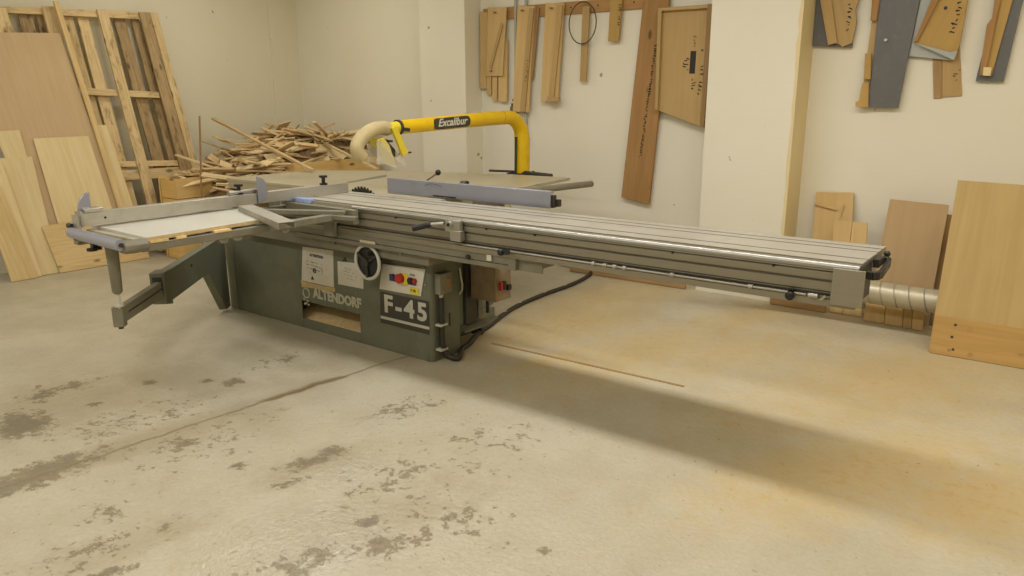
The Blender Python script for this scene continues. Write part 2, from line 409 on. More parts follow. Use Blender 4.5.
def smooth_path(P, n=6):
    out = []
    for i in range(len(P)-1):
        p0, p1, p2, p3 = P[max(i-1, 0)], P[i], P[i+1], P[min(i+2, len(P)-1)]
        for k in range(n):
            t = k/n; out.append(.5*((2*p1)+(p2-p0)*t+(2*p0-5*p1+4*p2-p3)*t*t+(3*p1-p0-3*p2+p3)*t**3))
    return out+[P[-1]]
def struct(name, g, mat, parent=None, **k):
    o = obj(name, g, mat, parent, **k); o['kind'] = 'structure'; return o

# ------------------------------------------------------------------ room
XL, YB, XR, YF, ZC = -7.57, 5.85, 2.6, -2.6, 3.3
struct('floor', G().box(XL-.2, XR+.2, YF-.2, YB+.2, -.1, 0), 'floor')
# keep the floor's origin at the world origin so its pattern sits in world coordinates
fo = bpy.data.objects['floor']; off = fo.location.copy()
for v in fo.data.vertices: v.co += off
fo.location = (0, 0, 0)
struct('ceiling', G().box(XL-.2, XR+.2, YF-.2, YB+.2, ZC, ZC+.1), 'ceiling')
struct('wall_back', G().box(XL-.2, XR+.2, YB, YB+.2, 0, ZC), 'wall')
struct('wall_left', G().box(XL-.2, XL, YF-.2, YB, 0, ZC), 'wall_left')
struct('wall_right', G().box(XR, XR+.2, YF-.2, YB, 0, ZC), 'wall')
struct('wall_front', G().box(XL, XR, YF-.2, YF, 0, ZC), 'wall')
P1F, P2F = 5.607, 5.55
p1l = ony(420.5, 60, P1F).x; p1r = -4.77
p2l = ony(706, 110, P2F).x; p2r = -1.668
struct('wall_pillar_left', G().box(p1l, p1r, P1F, YB, 0, ZC), 'wall')
struct('wall_pillar_right', G().box(p2l, p2r, P2F, YB, 0, ZC), 'wall')
# bare plaster return of the right pillar with a ragged paint edge on its corner
rg = random.Random(3); pts = []
N = 46
for i in range(N+1):
    z = ZC*i/N; pts.append(V((p2r - .012 - .016*rg.random()*rg.random(), P2F, z)))
g = G(); g.box(p2r-.001, p2r+.004, P2F+.001, YB, 0, ZC)
g.prism([V((p2r+.004, P2F, ZC)), V((p2r+.004, P2F, 0))]+pts, (0, -.003, 0))
struct('trim_1', g, 'tanwall')
c0 = onx(271, 60, XL)
struct('trim_2', G().box(XL, XL+.022, c0.y, YB, 0, ZC), 'wall_left')

# ------------------------------------------------------------------ the panel saw
saw = empty('panel_saw', (-3.85, 3.3, 0), 'green sliding panel saw standing on the floor, with a long aluminium carriage', 'panel saw')
FY = 3.017   # front face of the base
def fp(px, py, y=FY): return ony(px, py, y)
# base cabinet shell with an opening in front
x0, x1, zt = -4.80, -2.86, .62
ox0, ox1, oz0, oz1 = -4.05, -3.476, .068, .19
g = G()
th = .006
# front skin around the opening, with a rolled right corner
g.box(x0, ox0, FY, FY+th, 0.0, zt); g.box(ox1, x1-.03, FY, FY+th, 0.0, zt)
g.box(ox0, ox1, FY, FY+th, 0.0, oz0); g.box(ox0, ox1, FY, FY+th, oz1, zt)
arc = [V((x1-.03+.03*math.sin(a), FY+.03-.03*math.cos(a), 0)) for a in [PI/2*i/6 for i in range(7)]]
g.prism(arc + [V((p.x-.006, p.y+.006, 0)) for p in arc[::-1]], (0, 0, zt))
g.box(x1-.006, x1, FY+.03, 3.27, 0, zt)
g.box(x0, x1-.006, 3.264, 3.27, .0, zt); g.box(x0, x0+th, FY+th, 3.264, 0, zt)
g.box(x0, x1-.01, FY+th, 3.264, 0.0, .02)
obj('base_cabinet', g, 'green', saw, bevel=.003)
obj('sawdust_fill', G().prism([(ox0-.12, FY+.02, .02), (ox0-.12, 3.26, .02), (ox0-.12, 3.26, .14), (ox0-.12, FY+.04, .062)], (ox1-ox0+.24, 0, 0)), 'sawdust', saw)
# rear body of the base
g = G(); g.box(-4.75, -2.86, 3.27, 3.47, .17, .62); g.box(-4.75, -2.88, 3.28, 3.5, .12, .17); g.box(-4.75, -3.1, 3.5, 3.9, .12, .17); g.box(-4.6, -3.05, 3.3, 3.85, 0, .12)
g.box(-4.7, -3.1, 3.47, 3.95, .17, .835); g.box(-4.7, -2.9, 3.275, 3.47, .62, .835)
obj('rear_body', g, 'green', saw, bevel=.004)
obj('kick_plate', G().prism([(-2.86, 3.28, .165), (-2.86, 3.60, .155), (-2.83, 3.60, .152), (-2.79, 3.45, .145), (-2.83, 3.28, .13)], (0, 0, -.01)), 'green', saw, bevel=.001)
# column at left, rounded, that carries the swing arm
g = G(); g.tube([(-4.875, 3.09, .0), (-4.875, 3.09, .60)], .075, 28)
g.box(-4.885, -4.795, FY-.004, 3.2, .0, .60)
obj('hinge_column', g, 'green', saw, bevel=.003)
obj('base_seam', G().box(x0-.004, x0+.004, FY-.003, FY+.0, .01, .6), 'dark', saw)
# switchgear box behind
g = G(); g.box(-2.84, -2.74, 3.50, 3.53, .30, .66); g.tube([(-2.83, 3.50, .2), (-2.83, 3.50, .68)], .012, 8)
obj('rear_panel', g, 'dark', saw, bevel=.002)
g = G(); g.box(-2.83, -2.64, 3.34, 3.49, .33, .66)
eb = obj('switchgear_box', g, 'boxbrown', saw, bevel=.002); eb['label'] = 'brown dusty switchgear box'
g = G(); g.box(-2.638, -2.62, 3.37, 3.39, .40, .45)
obj('breaker', g, 'red', eb); obj('breaker', G().box(-2.638, -2.62, 3.40, 3.42, .40, .45), 'black', eb)
obj('breaker', G().box(-2.638, -2.615, 3.435, 3.465, .39, .42), 'black', eb)
obj('rating_label', G().box(-2.639, -2.636, 3.355, 3.40, .58, .62), 'paper', eb)
obj('door_edge', G().box(-2.86, -2.838, 3.30, 3.40, .17, .64), 'dark', saw)
obj('support_post', G().box(-2.868, -2.845, 3.43, 3.47, .17, .64), 'green_light', saw, bevel=.002)
# guide rail with its bracket
g = G(); g.box(-4.54, -2.79, 2.935, 3.30, .605, .69)
obj('rail_bracket', g, 'green_light', saw, bevel=.004)
g = G()
g.prism([(-4.05, 2.905, .692), (-4.05, 2.905, .742), (-4.05, 3.33, .742), (-4.05, 3.33, .692)], (1.84, 0, 0))
# open box end
g.box(-2.21, -2.165, 2.90, 2.93, .668, .742); g.box(-2.165, -2.02, 2.925, 2.935, .668, .742); g.box(-2.165, -2.02, 3.20, 3.21, .668, .742); g.box(-2.165, -2.00, 2.935, 3.20, .734, .742)
g.obox((-2.10, 3.07, .70), (.004, 0, .03), (0, .12, 0), (.03, 0, .0))
g.box(-3.9, -2.21, 2.90, 3.33, .665, .69)
obj('guide_rail', g, 'green_light', saw, bevel=.0025)
obj('rail_label', G().box(-2.345, -2.315, 2.896, 2.90, .70, .735), 'paper', saw)
obj('rail_bolt', G().cyl((-2.47, 2.90, .705), (-2.47, 2.888, .705), .012, 12), 'dark', saw)
obj('masking_tape', G().box(-3.36, -3.20, 2.929, 2.935, .658, .688).box(-3.30, -3.17, 2.897, 2.90, .690, .705), 'brown_sticker', saw)
for xb in (-3.57, -3.0): obj('rail_bolt', G().cyl((xb, 2.935, .65), (xb, 2.925, .65), .008, 10), 'chrome', saw)
obj('square_hole', G().box(-3.43, -3.405, 3.010, 3.017, .572, .597), 'black', saw)

# sliding carriage
CX0, CX1, CY0, CY1 = -4.04, -.587, 2.90, 3.36
car = G()
# outline of the extrusion in (y, z), swept along X
prof = [(2.905, .868), (2.918, .868), (2.918, .828), (2.908, .822), (2.908, .788), (2.916, .782), (2.916, .774), (2.904, .770), (2.904, .762), (2.896, .758), (2.896, .732), (2.925, .732), (2.925, .748),
        (3.07, .748), (3.09, .77), (3.09, .872), (3.36, .878), (3.36, .90),
        (3.292, .90), (3.292, .893), (3.286, .893), (3.286, .90), (3.215, .90), (3.215, .893), (3.209, .893), (3.209, .90), (3.041, .90), (3.041, .893), (3.033, .893), (3.033, .90),
        (2.945, .90), (2.945, .896), (2.915, .896)]
car.prism([(CX0, y, z) for y, z in prof], (CX1-CX0, 0, 0))
obj('rail_way', G().box(-4.52, -4.052, 2.92, 3.3, .69, .735), 'lav', saw, bevel=.003)  # rail continuation; the lavender colour stands in for a bluish reflection
obj('slide_bracket', G().box(-3.575, -3.495, 2.862, 2.90, .705, .862), 'green_light', saw, bevel=.003)
sl = obj('sliding_table', car, 'beam', saw)
obj('upper_web', G().box(CX0+.003, CX1-.003, 2.9045, 2.91, .835, .862), 'beam', sl)
for gy in (3.037, 3.212, 3.289): obj('top_groove', G().box(CX0+.002, CX1-.002, gy-.0065, gy+.0065, .896, .9004), 'dark', sl)
# the flat top strips between the grooves are ground metal; the darker beam colour is painted shade
for a, b in ((2.947, 3.030), (3.044, 3.205), (3.219, 3.282), (3.296, 3.3595)):
    obj('top_strip', G().box(CX0+.002, CX1-.002, a, b, .8985, .9012), 'alutop', sl)
obj('edge_rod', G().cyl((-3.36, 2.912, .884), (CX1, 2.912, .884), .0145, 16), 'chrome', sl)
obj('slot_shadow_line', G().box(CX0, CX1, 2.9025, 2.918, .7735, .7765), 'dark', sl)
g = G(); g.cyl((-2.50, 2.893, .767), (-.765, 2.893, .767), .0055, 10)
for xx in (-1.72, -1.66, -1.61, -1.56, -1.33, -.99): g.cyl((xx, 2.893, .767), (xx+.018, 2.893, .767), .010, 10)
obj('clamp_rod', g, 'alu', sl)
obj('end_plate', G().box(-.675, -.562, 2.884, 2.893, .744, .885), 'plategrey', sl, bevel=.002)
obj('end_hollow_shade', G().box(-.587, -.581, 2.893, 3.09, .755, .893), 'dark', sl, bevel=.001)  # dark sheet standing in for the shade of the hollow end
obj('end_fitting', G().cyl((-.755, 2.89, .767), (-.72, 2.89, .767), .010, 12).obox((-.70, 2.885, .765), (.009, 0, .010), (0, .004, 0), (-.003, 0, .003)), 'alu', sl)
g = G(); g.tube([(-.82, 2.885, .757), (-.82, 2.872, .757)], [.015, .018], 20).ball((-.82, 2.872, .757), .017, (1, .4, 1)); g.cyl((-.82, 2.9, .767), (-.82, 2.88, .767), .012)
g.box(-.830, -.810, 2.88, 2.895, .76, .785)
obj('lock_knob', g, 'black', sl)
# D handle at the right end
g = G()
hp = [(-.58, 2.98, .855), (-.56, 2.985, .85), (-.545, 3.01, .848), (-.54, 3.05, .848), (-.545, 3.20, .862), (-.55, 3.235, .865), (-.565, 3.24, .866), (-.58, 3.235, .866)]
for a, b in zip(hp, hp[1:]):
    a, b = V(a), V(b); m = (a+b)/2; e = (b-a)/2; s_ = e.normalized().cross(V((0, 0, 1)))*.009
    g.obox(m, e*1.12, s_, (0, 0, .016))
obj('end_handle', g, 'black', sl, bevel=.004)
g = G(); g.box(-.582, -.56, 3.10, 3.2, .86, .892)
obj('end_knob', G().ball((-.567, 3.28, .885), .013), 'black', sl)
obj('end_latch', g, 'dark', sl)
# left end cap, and a light blue strip painted in for glare
obj('end_cap', G().box(CX0-.012, CX0, 2.91, 3.35, .75, .897), 'aluy', sl)
bc = obj('blue_glare', G().box(-4.00, -3.74, 2.888, 2.94, .882, .910), 'blue', sl, bevel=.002); bc['label'] = 'pale blue strip painted in for glare on the carriage end'
# clamp lever
g = G(); g.box(-2.60, -2.50, 2.868, 2.895, .83, .892); g.box(-2.56, -2.49, 2.860, 2.90, .785, .84); g.tube([(-2.60, 2.86, .872), (-2.68, 2.83, .862)], .009, 12)
g.cyl((-2.56, 2.85, .87), (-2.56, 2.90, .87), .018)
cl = obj('clamp_bracket', g, 'alu', sl, bevel=.002)
obj('grip', G().tube([(-2.665, 2.835, .864), (-2.695, 2.825, .857), (-2.765, 2.80, .836)], [.011, .015, .015], 16), 'black', cl)
obj('pivot', G().cyl((-2.56, 2.845, .87), (-2.56, 2.852, .87), .009), 'black', cl)
g = G(); g.tube([(-2.23, 2.90, .762), (-2.20, 2.87, .765), (-2.17, 2.84, .775)], [.012, .012, .015], 14).ball((-2.245, 2.885, .758), .018)
obj('stop_lever', g, 'black', sl)
for xx in (-3.0, -2.35, -2.05, -1.33, -.90): obj('screw', G().cyl((xx, 2.9, .862), (xx, 2.911, .862), .006, 8), 'black', sl)

# handwheel
wc = V((-3.266, 2.918, .571))
g = G().ring(wc, (0, 1, 0), .100, .0105, 48, 12)
hw = obj('handwheel', g, 'silver_letter', saw); hw['label'] = 'silver rimmed handwheel'
g = G(); g.tube([wc+V((0, .014, 0)), wc+V((0, .008, 0)), wc+V((0, .0, 0))], [.092, .093, .05], 40); obj('dial', g, 'black', hw)
obj('axle', G().cyl(wc+V((0, .10, 0)), wc+V((0, .0, 0)), .016), 'dark', hw)
obj('hub', G().cyl(wc+V((0, .0, 0)), wc+V((0, -.02, 0)), .022), 'dark', hw)
g = G()
for k in range(3):
    a = 2*PI*k/3+.5; dv = V((math.cos(a), 0, math.sin(a))); g.obox(wc+dv*.05+V((0, -.006, 0)), dv*.042, V((0, .005, 0)), dv.cross(V((0, 1, 0)))*.008)
obj('spoke', g, 'dark', hw)
obj('crank_knob', G().tube([wc+V((.045, 0, .06)), wc+V((.045, -.045, .06))], [.01, .014], 14), 'black', hw)

# control panel, signs, plates (pixel outlines on the front face)
def plate(name, pts, mat, parent=saw, y=FY, th=.0025, lift=.003): return board(name, [fp(*p, y) for p in pts], th, mat, parent, bevel=0, lift=lift)
cp = plate('control_panel', [(383.2, 263.7), (425.9, 268.9), (421.4, 296), (380.3, 288.5)], 'paper', th=.006, lift=.008)
yy = FY-.012
def disc(name, px, py, r, mat, parent, y=yy, depth=.012):
    c = fp(px, py, y); return obj(name, G().cyl(c+V((0, .008, 0)), c+V((0, -depth, 0)), r, 18), mat, parent)
obj('button_mount', G().box(fp(391, 277).x, fp(417, 277).x, yy-.002, yy+.002, .455, .495), 'navy', cp)
disc('emergency_collar', 404.5, 279, .036, 'yellow_pale', cp, depth=.004)
disc('stop_button', 401.5, 278, .028, 'red', cp, depth=.03)
disc('start_button', 393, 276.5, .016, 'navy', cp)
disc('selector_knob', 410.5, 280.5, .018, 'black', cp)
disc('selector_knob', 415, 281.3, .013, 'red', cp)
c = fp(414, 291, yy); obj('warning_sticker', G().box(c.x-.035, c.x+.035, yy-.001, yy+.002, c.z-.018, c.z+.018), 'yellow_pale', cp)
c = fp(414, 291, yy-.003); text('sticker_text', 'F 45', (c.x-.028, yy-.003, c.z-.008), (1, 0, 0), (0, 0, 1), .024, 'ink', cp)
c = fp(388, 271.5, yy-.001); text('panel_text', 'STOP', (c.x+.18, yy-.001, c.z-.0), (1, 0, 0), (0, 0, 1), .016, 'ink', cp)

mp = plate('model_plate', [(380.3, 291.5), (428.8, 301.4), (429.5, 334.8), (380.8, 322.4)], 'plate')
def fq(px, py, dy): p = fp(px, py, FY-dy); return p
g = G(); a0, a1, b1, b0 = [fp(*p, FY-.0045) for p in ((380.8, 315.5), (429.3, 327), (429.4, 329.8), (380.9, 318.2))]
g.prism([a0, a1, b1, b0], (0, -.001, 0)); obj('stripe', g, 'silver_letter', mp, smooth=False)
p0 = fp(384, 311, FY-.0055); p1 = fp(427, 321.5, FY-.0055)
xd = V((1, 0, (p1.z-p0.z)/(p1.x-p0.x)))
txt = text('model_lettering', 'F-45', p0, xd, (0, 0, 1), .15, 'silver_letter', mp, bold=.005, squeeze=1.0, sp=1.25)
w = max(v.co.x for v in txt.data.vertices); want = (p1-p0).length
for v in txt.data.vertices: v.co.x *= want/w

sg = plate('warning_sign', [(302.9, 246.6), (333.3, 250.6), (334.3, 287.4), (302.0, 280.3)], 'paper')
p = fp(309.5, 256, FY-.0045); text('sign_heading', 'ATTENTION', p, (1, 0, -.02), (0, 0, 1), .026, 'ink', sg, squeeze=.93, bold=.0006)
for k, wd in enumerate((.17, .18, .15)):
    p = fp(305.5, 261+3.3*k, FY-.0045); scribble('sign_line', p, p+V((wd, 0, -.01)), (0, 0, 1), .009, 18, sg, random.Random(k), .0022)
p = fp(314.5, 270.8, FY-.0048); obj('eye_symbol', G().ring(p, (0, 1, 0), .014, .003, 20, 6).cyl(p, p+V((0, -.001, 0)), .006, 12), 'ink', sg)
p = fp(312.5, 279, FY-.0048); obj('warning_triangle', G().prism([p+V((-.016, 0, -.004)), p+V((.016, 0, -.004)), p+V((0, 0, .022))], (0, -.001, 0)), 'ink', sg, smooth=False)
p = fp(322.5, 273, FY-.0048); obj('tool_symbol', G().obox(p, (.002, 0, .014), (0, .0005, 0), (.003, 0, -.0005)).ring(p+V((-.002, 0, .018)), (0, 1, 0), .007, .0016, 14, 6), 'worn_letter', sg)
sg2 = plate('notice_sheet', [(337.8, 261.2), (363.5, 264), (363.6, 288.8), (338.5, 284)], 'paper')
for k in range(4):
    p = fp(343.5, 268+3.2*k, FY-.0045); scribble('notice_line', p, p+V((.08+.02*(k % 2), 0, -.006)), (0, 0, 1), .007, 10, sg2, random.Random(20+k), .0018)
obj('notice_hook', G().prism([fp(342.5, 261), fp(347, 261.5), fp(345, 257)], (0, -.004, 0)), 'dark', saw)
# worn maker's lettering
p0 = fp(304.5, 297.5, FY-.002); p1 = fp(361, 303.5, FY-.002)
t1 = text('worn_lettering', 'ALTENDORF', fp(313.5, 297.0, FY-.002), (1, 0, -.0), (0, 0, 1), .086, 'worn_letter', saw, th=.0008, squeeze=1.0, bold=.0045)
w = max(v.co.x for v in t1.data.vertices)
for v in t1.data.vertices: v.co.x *= (p1.x-fp(313.5, 297, FY).x)/w
t1['label'] = 'worn pale block lettering'
pc = fp(306.5, 293, FY-.002)
g = G().ring(pc, (0, 1, 0), .032, .005, 24, 6)
for k in range(6): g.obox(pc+V((random.uniform(-.03, .04), 0, random.uniform(-.085, .0))), (.008, 0, .003), (0, .0008, 0), (-.002, 0, .006))
obj('maker_emblem', g, 'worn_letter', saw)
# scratched yellow primer under the sign
gp = G(); pr = [fp(*q, FY-.001) for q in ((300.5, 280), (303, 281), (315, 284), (335, 288), (335, 292), (322, 290.5), (312, 288), (302, 287))]
gp.prism(pr, (0, -.0008, 0)); sm = obj('scraped_patch', gp, 'particle', saw, smooth=False); sm['label'] = 'scraped tan patch under the sign'

# right end of the base: switch box, conduit, clips
def ex(px, py, x=x1): return onx(px, py, x)
a, b = ex(434, 273.5), ex(446.5, 292.5)
g = G().box(x1, x1+.045, a.y, b.y, min(a.z, b.z)+.01, max(a.z, b.z))
sw = obj('switch_box', g, 'green_light', saw, bevel=.004)
obj('rocker', G().box(x1+.045, x1+.052, (a.y+b.y)/2-.005, b.y-.012, (a.z+b.z)/2-.03, (a.z+b.z)/2+.03), 'scrap_c', sw)
my = (a.y+b.y)/2-.02; zz = min(a.z, b.z)+.01
obj('gland', G().cyl((x1+.022, my, zz), (x1+.022, my, zz-.035), .013), 'silver_letter', sw)
obj('conduit', G().tube([(x1+.022, my, zz-.02), (x1+.022, my, .25), (x1+.022, my, .12), (x1+.03, my+.005, .06), (x1+.05, my+.02, .028)], .017, 14), 'cable', saw)
for z in (.225, .075): obj('conduit_clip', G().box(x1, x1+.045, my-.035, my+.024, z-.006, z+.006), 'silver_letter', saw)
obj('side_slot', G().box(x1, x1+.001, my+.085, my+.10, .19, .27), 'black', saw)
obj('side_cable', G().tube([ex(459.5, 268, x1+.01), ex(460.5, 275, x1+.012), ex(462.3, 284, x1+.014), ex(462, 290, x1+.012), ex(459.5, 294, x1+.01)], .006, 8), 'silver_letter', saw)
obj('panel_screw', G().cyl(fp(425.2, 285, FY-.012), fp(425.2, 285, FY), .005, 8), 'chrome', saw)

# crosscut swing arm
PX, PYY = -3.644, 1.647
A0 = V((PX+.012, PYY-.0, 0)); B0 = V((-4.88, 3.02, 0)); ad = (B0-A0).normalized(); an = V((ad.y, -ad.x, 0))
if an.dot(V((1, 0, 0))) < 0: an = -an
def av(d, z, o=0): return A0 + ad*d + V((0, 0, z)) + an*o
g = G().prism([av(.60, .375, .0), av(.60, .555, 0), av(1.80, .555, 0), av(1.80, .03, 0), av(1.70, .03, 0), av(1.385, .375, 0)], -an*.055)
arm = obj('swing_arm', g, 'green', saw, bevel=.003)
g = G().prism([av(.555, .385, .012), av(.555, .565, .012), av(.66, .565, .012), av(.66, .36, .012)], -an*.08)
obj('arm_sleeve', g, 'green', arm, bevel=.006)
obj('sleeve_plate', G().prism([av(.551, .45, .0), av(.551, .54, .0), av(.556, .54, .0), av(.556, .45, .0)], -an*.05), 'dark', arm)
g = G().prism([av(.03, .435, -.003), av(.03, .515, -.003), av(.57, .515, -.003), av(.57, .425, -.003)], -an*.04)
g2 = obj('arm_extension', g, 'green_light', arm, bevel=.004)
obj('extension_groove', G().prism([av(.09, .472, -.0015), av(.09, .480, -.0015), av(.55, .480, -.0015), av(.55, .472, -.0015)], -an*.002), 'dark', g2)
obj('arm_tip', G().prism([av(.0, .42, .004), av(.0, .52, .004), av(.045, .52, .004), av(.045, .42, .004)], -an*.052), 'green_light', arm, bevel=.004)
obj('tip_bolt', G().cyl(av(.02, .422, -.02), av(.02, .408, -.02), .012, 10), 'dark', arm)
obj('arm_bolt', G().cyl(av(1.05, .50, 0), av(1.05, .50, .008), .008, 10), 'dark', arm)
g = G().tube([(PX, PYY, .83), (PX, PYY, .60), (PX, PYY, .59)], [.030, .024, .016], 24)
obj('support_leg', g, 'green_light', saw)
obj('leg_rod', G().cyl((PX, PYY, .515), (PX, PYY, .59), .010, 14).cyl((PX, PYY, .525), (PX, PYY, .535), .022, 10), 'silver_letter', saw)

# outrigger table
g = G()
fx0, fx1 = -3.98, -3.24
g.box(-3.435, -3.375, 1.66, 2.86, .823, .860)         # near side rail
g.box(fx0, fx0+.05, 1.62, 2.88, .80, .86)
g.box(fx0, -3.40, 1.62, 1.66, .82, .862); g.box(fx0, -3.40, 2.2, 2.25, .80, .852)
ot = obj('outrigger_table', g, 'green_light', saw, bevel=.003)
g = G().prism([(-3.42, 1.575, .83), (-3.42, 1.575, .882), (-3.37, 1.575, .882), (-3.345, 1.575, .87), (-3.345, 1.575, .845), (-3.37, 1.575, .828)], (0, .11, 0))
obj('corner_casting', g, 'green_light', ot, bevel=.006)
obj('cross_brace', G().obox((-3.66, 2.66, .868), (.33, .17, 0), (-.012, .022, 0), (0, 0, .012)), 'green_light', ot, bevel=.002)
obj('cross_brace', G().obox((-3.52, 2.76, .845), (.30, .05, 0), (-.005, .018, 0), (0, 0, .012)), 'green_light', ot, bevel=.002)
obj('brace_bar', G().box(-3.9, -3.28, 2.84, 2.88, .80, .885), 'green_light', ot, bevel=.002)
g = G().cyl((-3.90, 1.585, .872), (-3.37, 1.565, .872), .0265, 28)
rl = obj('roller', g, 'lav', ot); rl['label'] = 'lilac grey roller'
obj('roller_pin', G().cyl((-3.37, 1.565, .872), (-3.362, 1.565, .872), .010), 'dark', rl)
g = G().prism([(-3.97, 1.71, .870), (-3.38, 1.69, .870), (-3.42, 2.44, .870), (-3.985, 2.50, .870)], (0, 0, .018))
tb = obj('table_board', g, 'white', ot, bevel=.0015); tb['label'] = 'white melamine table board'
obj('board_edge', G().prism([(-3.378, 1.69, .870), (-3.380, 1.69, .887), (-3.420, 2.44, .887), (-3.418, 2.44, .870)], (.0015, 0, 0)), 'particle', tb, smooth=False)
for yy_, dy in ((1.70, .09), (1.83, .05), (2.03, .09), (2.35, .12)): obj('wood_packer', G().box(-3.50, -3.372, yy_, yy_+dy, .8595, .8705), 'pine', ot)
obj('board_side_strip', G().box(-3.90, -3.40, 1.655, 1.685, .862, .878), 'iron', ot)
g = G().box(-3.755, -3.725, 1.60, 1.64, .80, .845).cyl((-3.74, 1.60, .81), (-3.74, 1.60, .798), .024)
obj('adjust_knob', g, 'black', ot)
# lower brackets below the rail
for yy_ in (2.05, 2.13, 2.42): obj('rail_foot', G().prism([(-3.38, yy_, .823), (-3.38, yy_+.06, .823), (-3.38, yy_+.045, .802), (-3.38, yy_+.015, .802)], (-.03, 0, 0)), 'green_light', ot)

# crosscut fence
FXc = -3.86
g = G()
pr = [(FXc, .902), (FXc, .965), (FXc-.055, .965), (FXc-.055, .902)]
g.prism([(x, 1.63, z) for x, z in pr], (0, 1.685, 0))
cf = obj('crosscut_fence', g, 'aluy', saw, bevel=.001)
g = G().box(FXc-.06, FXc+.004, 1.62, 1.632, .898, .972)
obj('fence_end_cap', g, 'alu', cf)
obj('stop_rod', G().box(-3.925, -3.87, 1.605, 1.622, .885, .955), 'aluy', cf)
obj('rod_end', G().cyl((-3.96, 1.60, .90), (-3.92, 1.60, .90), .013, 12), 'dark', cf)
obj('fence_screw', G().cyl((FXc, 1.735, .932), (FXc+.002, 1.735, .932), .006, 10), 'black', cf)
def flip_stop(y, x, h, name='flip_stop'):
    g = G(); n = 9
    P = [V((x, y+.062, .93)), V((x, y-.002, .93))]
    for i in range(n):
        a = PI - (PI/2)*i/(n-1)
        P.append(V((x, y+.062+.066*math.cos(a), .955+(h)*math.sin(a))))
    g.prism(P, (-.012, 0, 0))
    return obj(name, g, 'lav', cf, bevel=.002)
flip_stop(1.625, -3.885, .108)
obj('stop_block', G().box(-3.93, -3.855, 1.64, 1.73, .966, .985), 'aluy', cf, bevel=.002)
def flip2(y, x, h):
    P = [V((x, y+.0, .905))]
    for i in range(11):
        a = -PI/2 + PI*i/10*.98
        P.append(V((x, y+.005+.062*math.cos(a), .905+.078+ .078*math.sin(a))))
    P.append(V((x, y-.0, 1.066)))
    return obj('flip_stop', G().prism(P, (.012, 0, 0)), 'lav', cf, bevel=.002)
flip2(2.615, FXc+.004, .1)
obj('stop_pin', G().cyl((FXc-.03, 2.45, .978), (FXc-.03, 2.66, .978), .014, 14), 'chrome', cf)
for yk in (2.52, 3.14):
    g = G().tube([(FXc-.035, yk, .965), (FXc-.035, yk, .975), (FXc-.035, yk, .98), (FXc-.035, yk, 1.01), (FXc-.035, yk, 1.012), (FXc-.035, yk, 1.025)], [.026, .026, .012, .012, .026, .026], 16)
    obj('clamp_knob', g, 'black', cf)
g = G().box(FXc-.30, FXc-.055, 2.15, 2.17, .90, .93)
obj('rear_scale_bar', G().box(FXc-.22, FXc-.19, 2.10, 2.95, .925, .935).box(FXc-.15, FXc-.11, 2.2, 2.85, .925, .935), 'alutop', cf)
obj('bar_bridge', G().box(FXc-.23, FXc-.05, 2.3, 2.34, .905, .926).box(FXc-.23, FXc-.05, 2.75, 2.79, .905, .926), 'alu', cf)

# saw table and rip extension
g = G().prism([(-5.42, 3.40, .875), (-3.12, 3.40, .875), (-3.12, 4.30, .875), (-3.19, 5.0, .875), (-3.82, 4.94, .875), (-4.2, 4.80, .875), (-4.92, 4.54, .875), (-5.42, 4.22, .875)], (0, 0, .022))
g.box(-5.40, -3.16, 3.405, 3.44, .82, .875); g.box(-3.17, -3.125, 3.42, 4.3, .835, .875); g.box(-5.41, -5.37, 3.44, 4.2, .83, .875)
stb = obj('saw_table', g, 'iron', saw, bevel=.002)
sa, sb, sc_, sd_ = [onz(*q, .8972) for q in ((346.5, 183.5), (386.5, 176.8), (386.5, 174.6), (346.5, 182.0))]
obj('table_seam', G().prism([sa, sb, sc_, sd_], (0, 0, .0008)), 'green_light', stb, smooth=False)
obj('table_trunnion', G().box(-4.4, -3.3, 3.5, 3.8, .62, .875), 'green', saw)
# blade
bm_ = G(); c = V((-3.81, 3.388, .733)); R_ = .205; pts = []; nt = 40
for i in range(nt):
    a = 2*PI*i/nt
    pts.append(c+V((math.cos(a)*R_, 0, math.sin(a)*R_))); a2 = a+2*PI/nt*.45
    pts.append(c+V((math.cos(a2)*(R_-.004), 0, math.sin(a2)*(R_-.004)))); a3 = a+2*PI/nt*.6
    pts.append(c+V((math.cos(a3)*(R_-.02), 0, math.sin(a3)*(R_-.02))))
bl = obj('saw_blade', bm_.prism(pts, (0, .004, 0)), 'dark', saw, smooth=False)
obj('riving_knife', G().prism([(-4.14, 3.385, .86), (-4.10, 3.385, .935), (-4.085, 3.385, .93), (-4.10, 3.385, .86)], (0, .004, 0)), 'alu', saw)
# rip fence
fl = V((-3.63, 3.45, .9)); g = G()
g.box(-3.63, -2.333, 3.45, 3.462, .903, .998); g.box(-3.63, -2.333, 3.462, 3.49, .985, .998)
rf = obj('rip_fence', g, 'lav', saw, bevel=.0015); rf['label'] = 'lilac grey aluminium rip fence'
g = G().box(-3.3, -2.42, 3.47, 3.53, .905, .93); g.box(-3.15, -2.8, 3.49, 3.60, .90, .975)
obj('fence_carrier', g, 'dark', rf, bevel=.003)
obj('end_bracket', G().box(-2.42, -2.32, 3.465, 3.50, .905, .975).box(-2.335, -2.30, 3.49, 3.52, .91, .95), 'dark', rf, bevel=.003)
obj('chip_gap', G().box(-3.22, -3.03, 3.4485, 3.45, .908, .916), 'black', rf)
p = ony(433, 187, 3.449)
g = G()
for i in range(10):
    a = PI*(.15+.7*i/10); b = PI*(.15+.7*(i+1)/10)
    q = [V((p.x+.085*math.cos(s), 3.449, .955+.03*math.sin(s))) for s in (a, b)]
    g.cyl(q[0], q[1], .0012, 6)
obj('fence_scratch', g, 'dark', rf)
g = G().cyl(ony(427, 180.5, 3.56), ony(438, 172.5, 3.56), .007, 10)
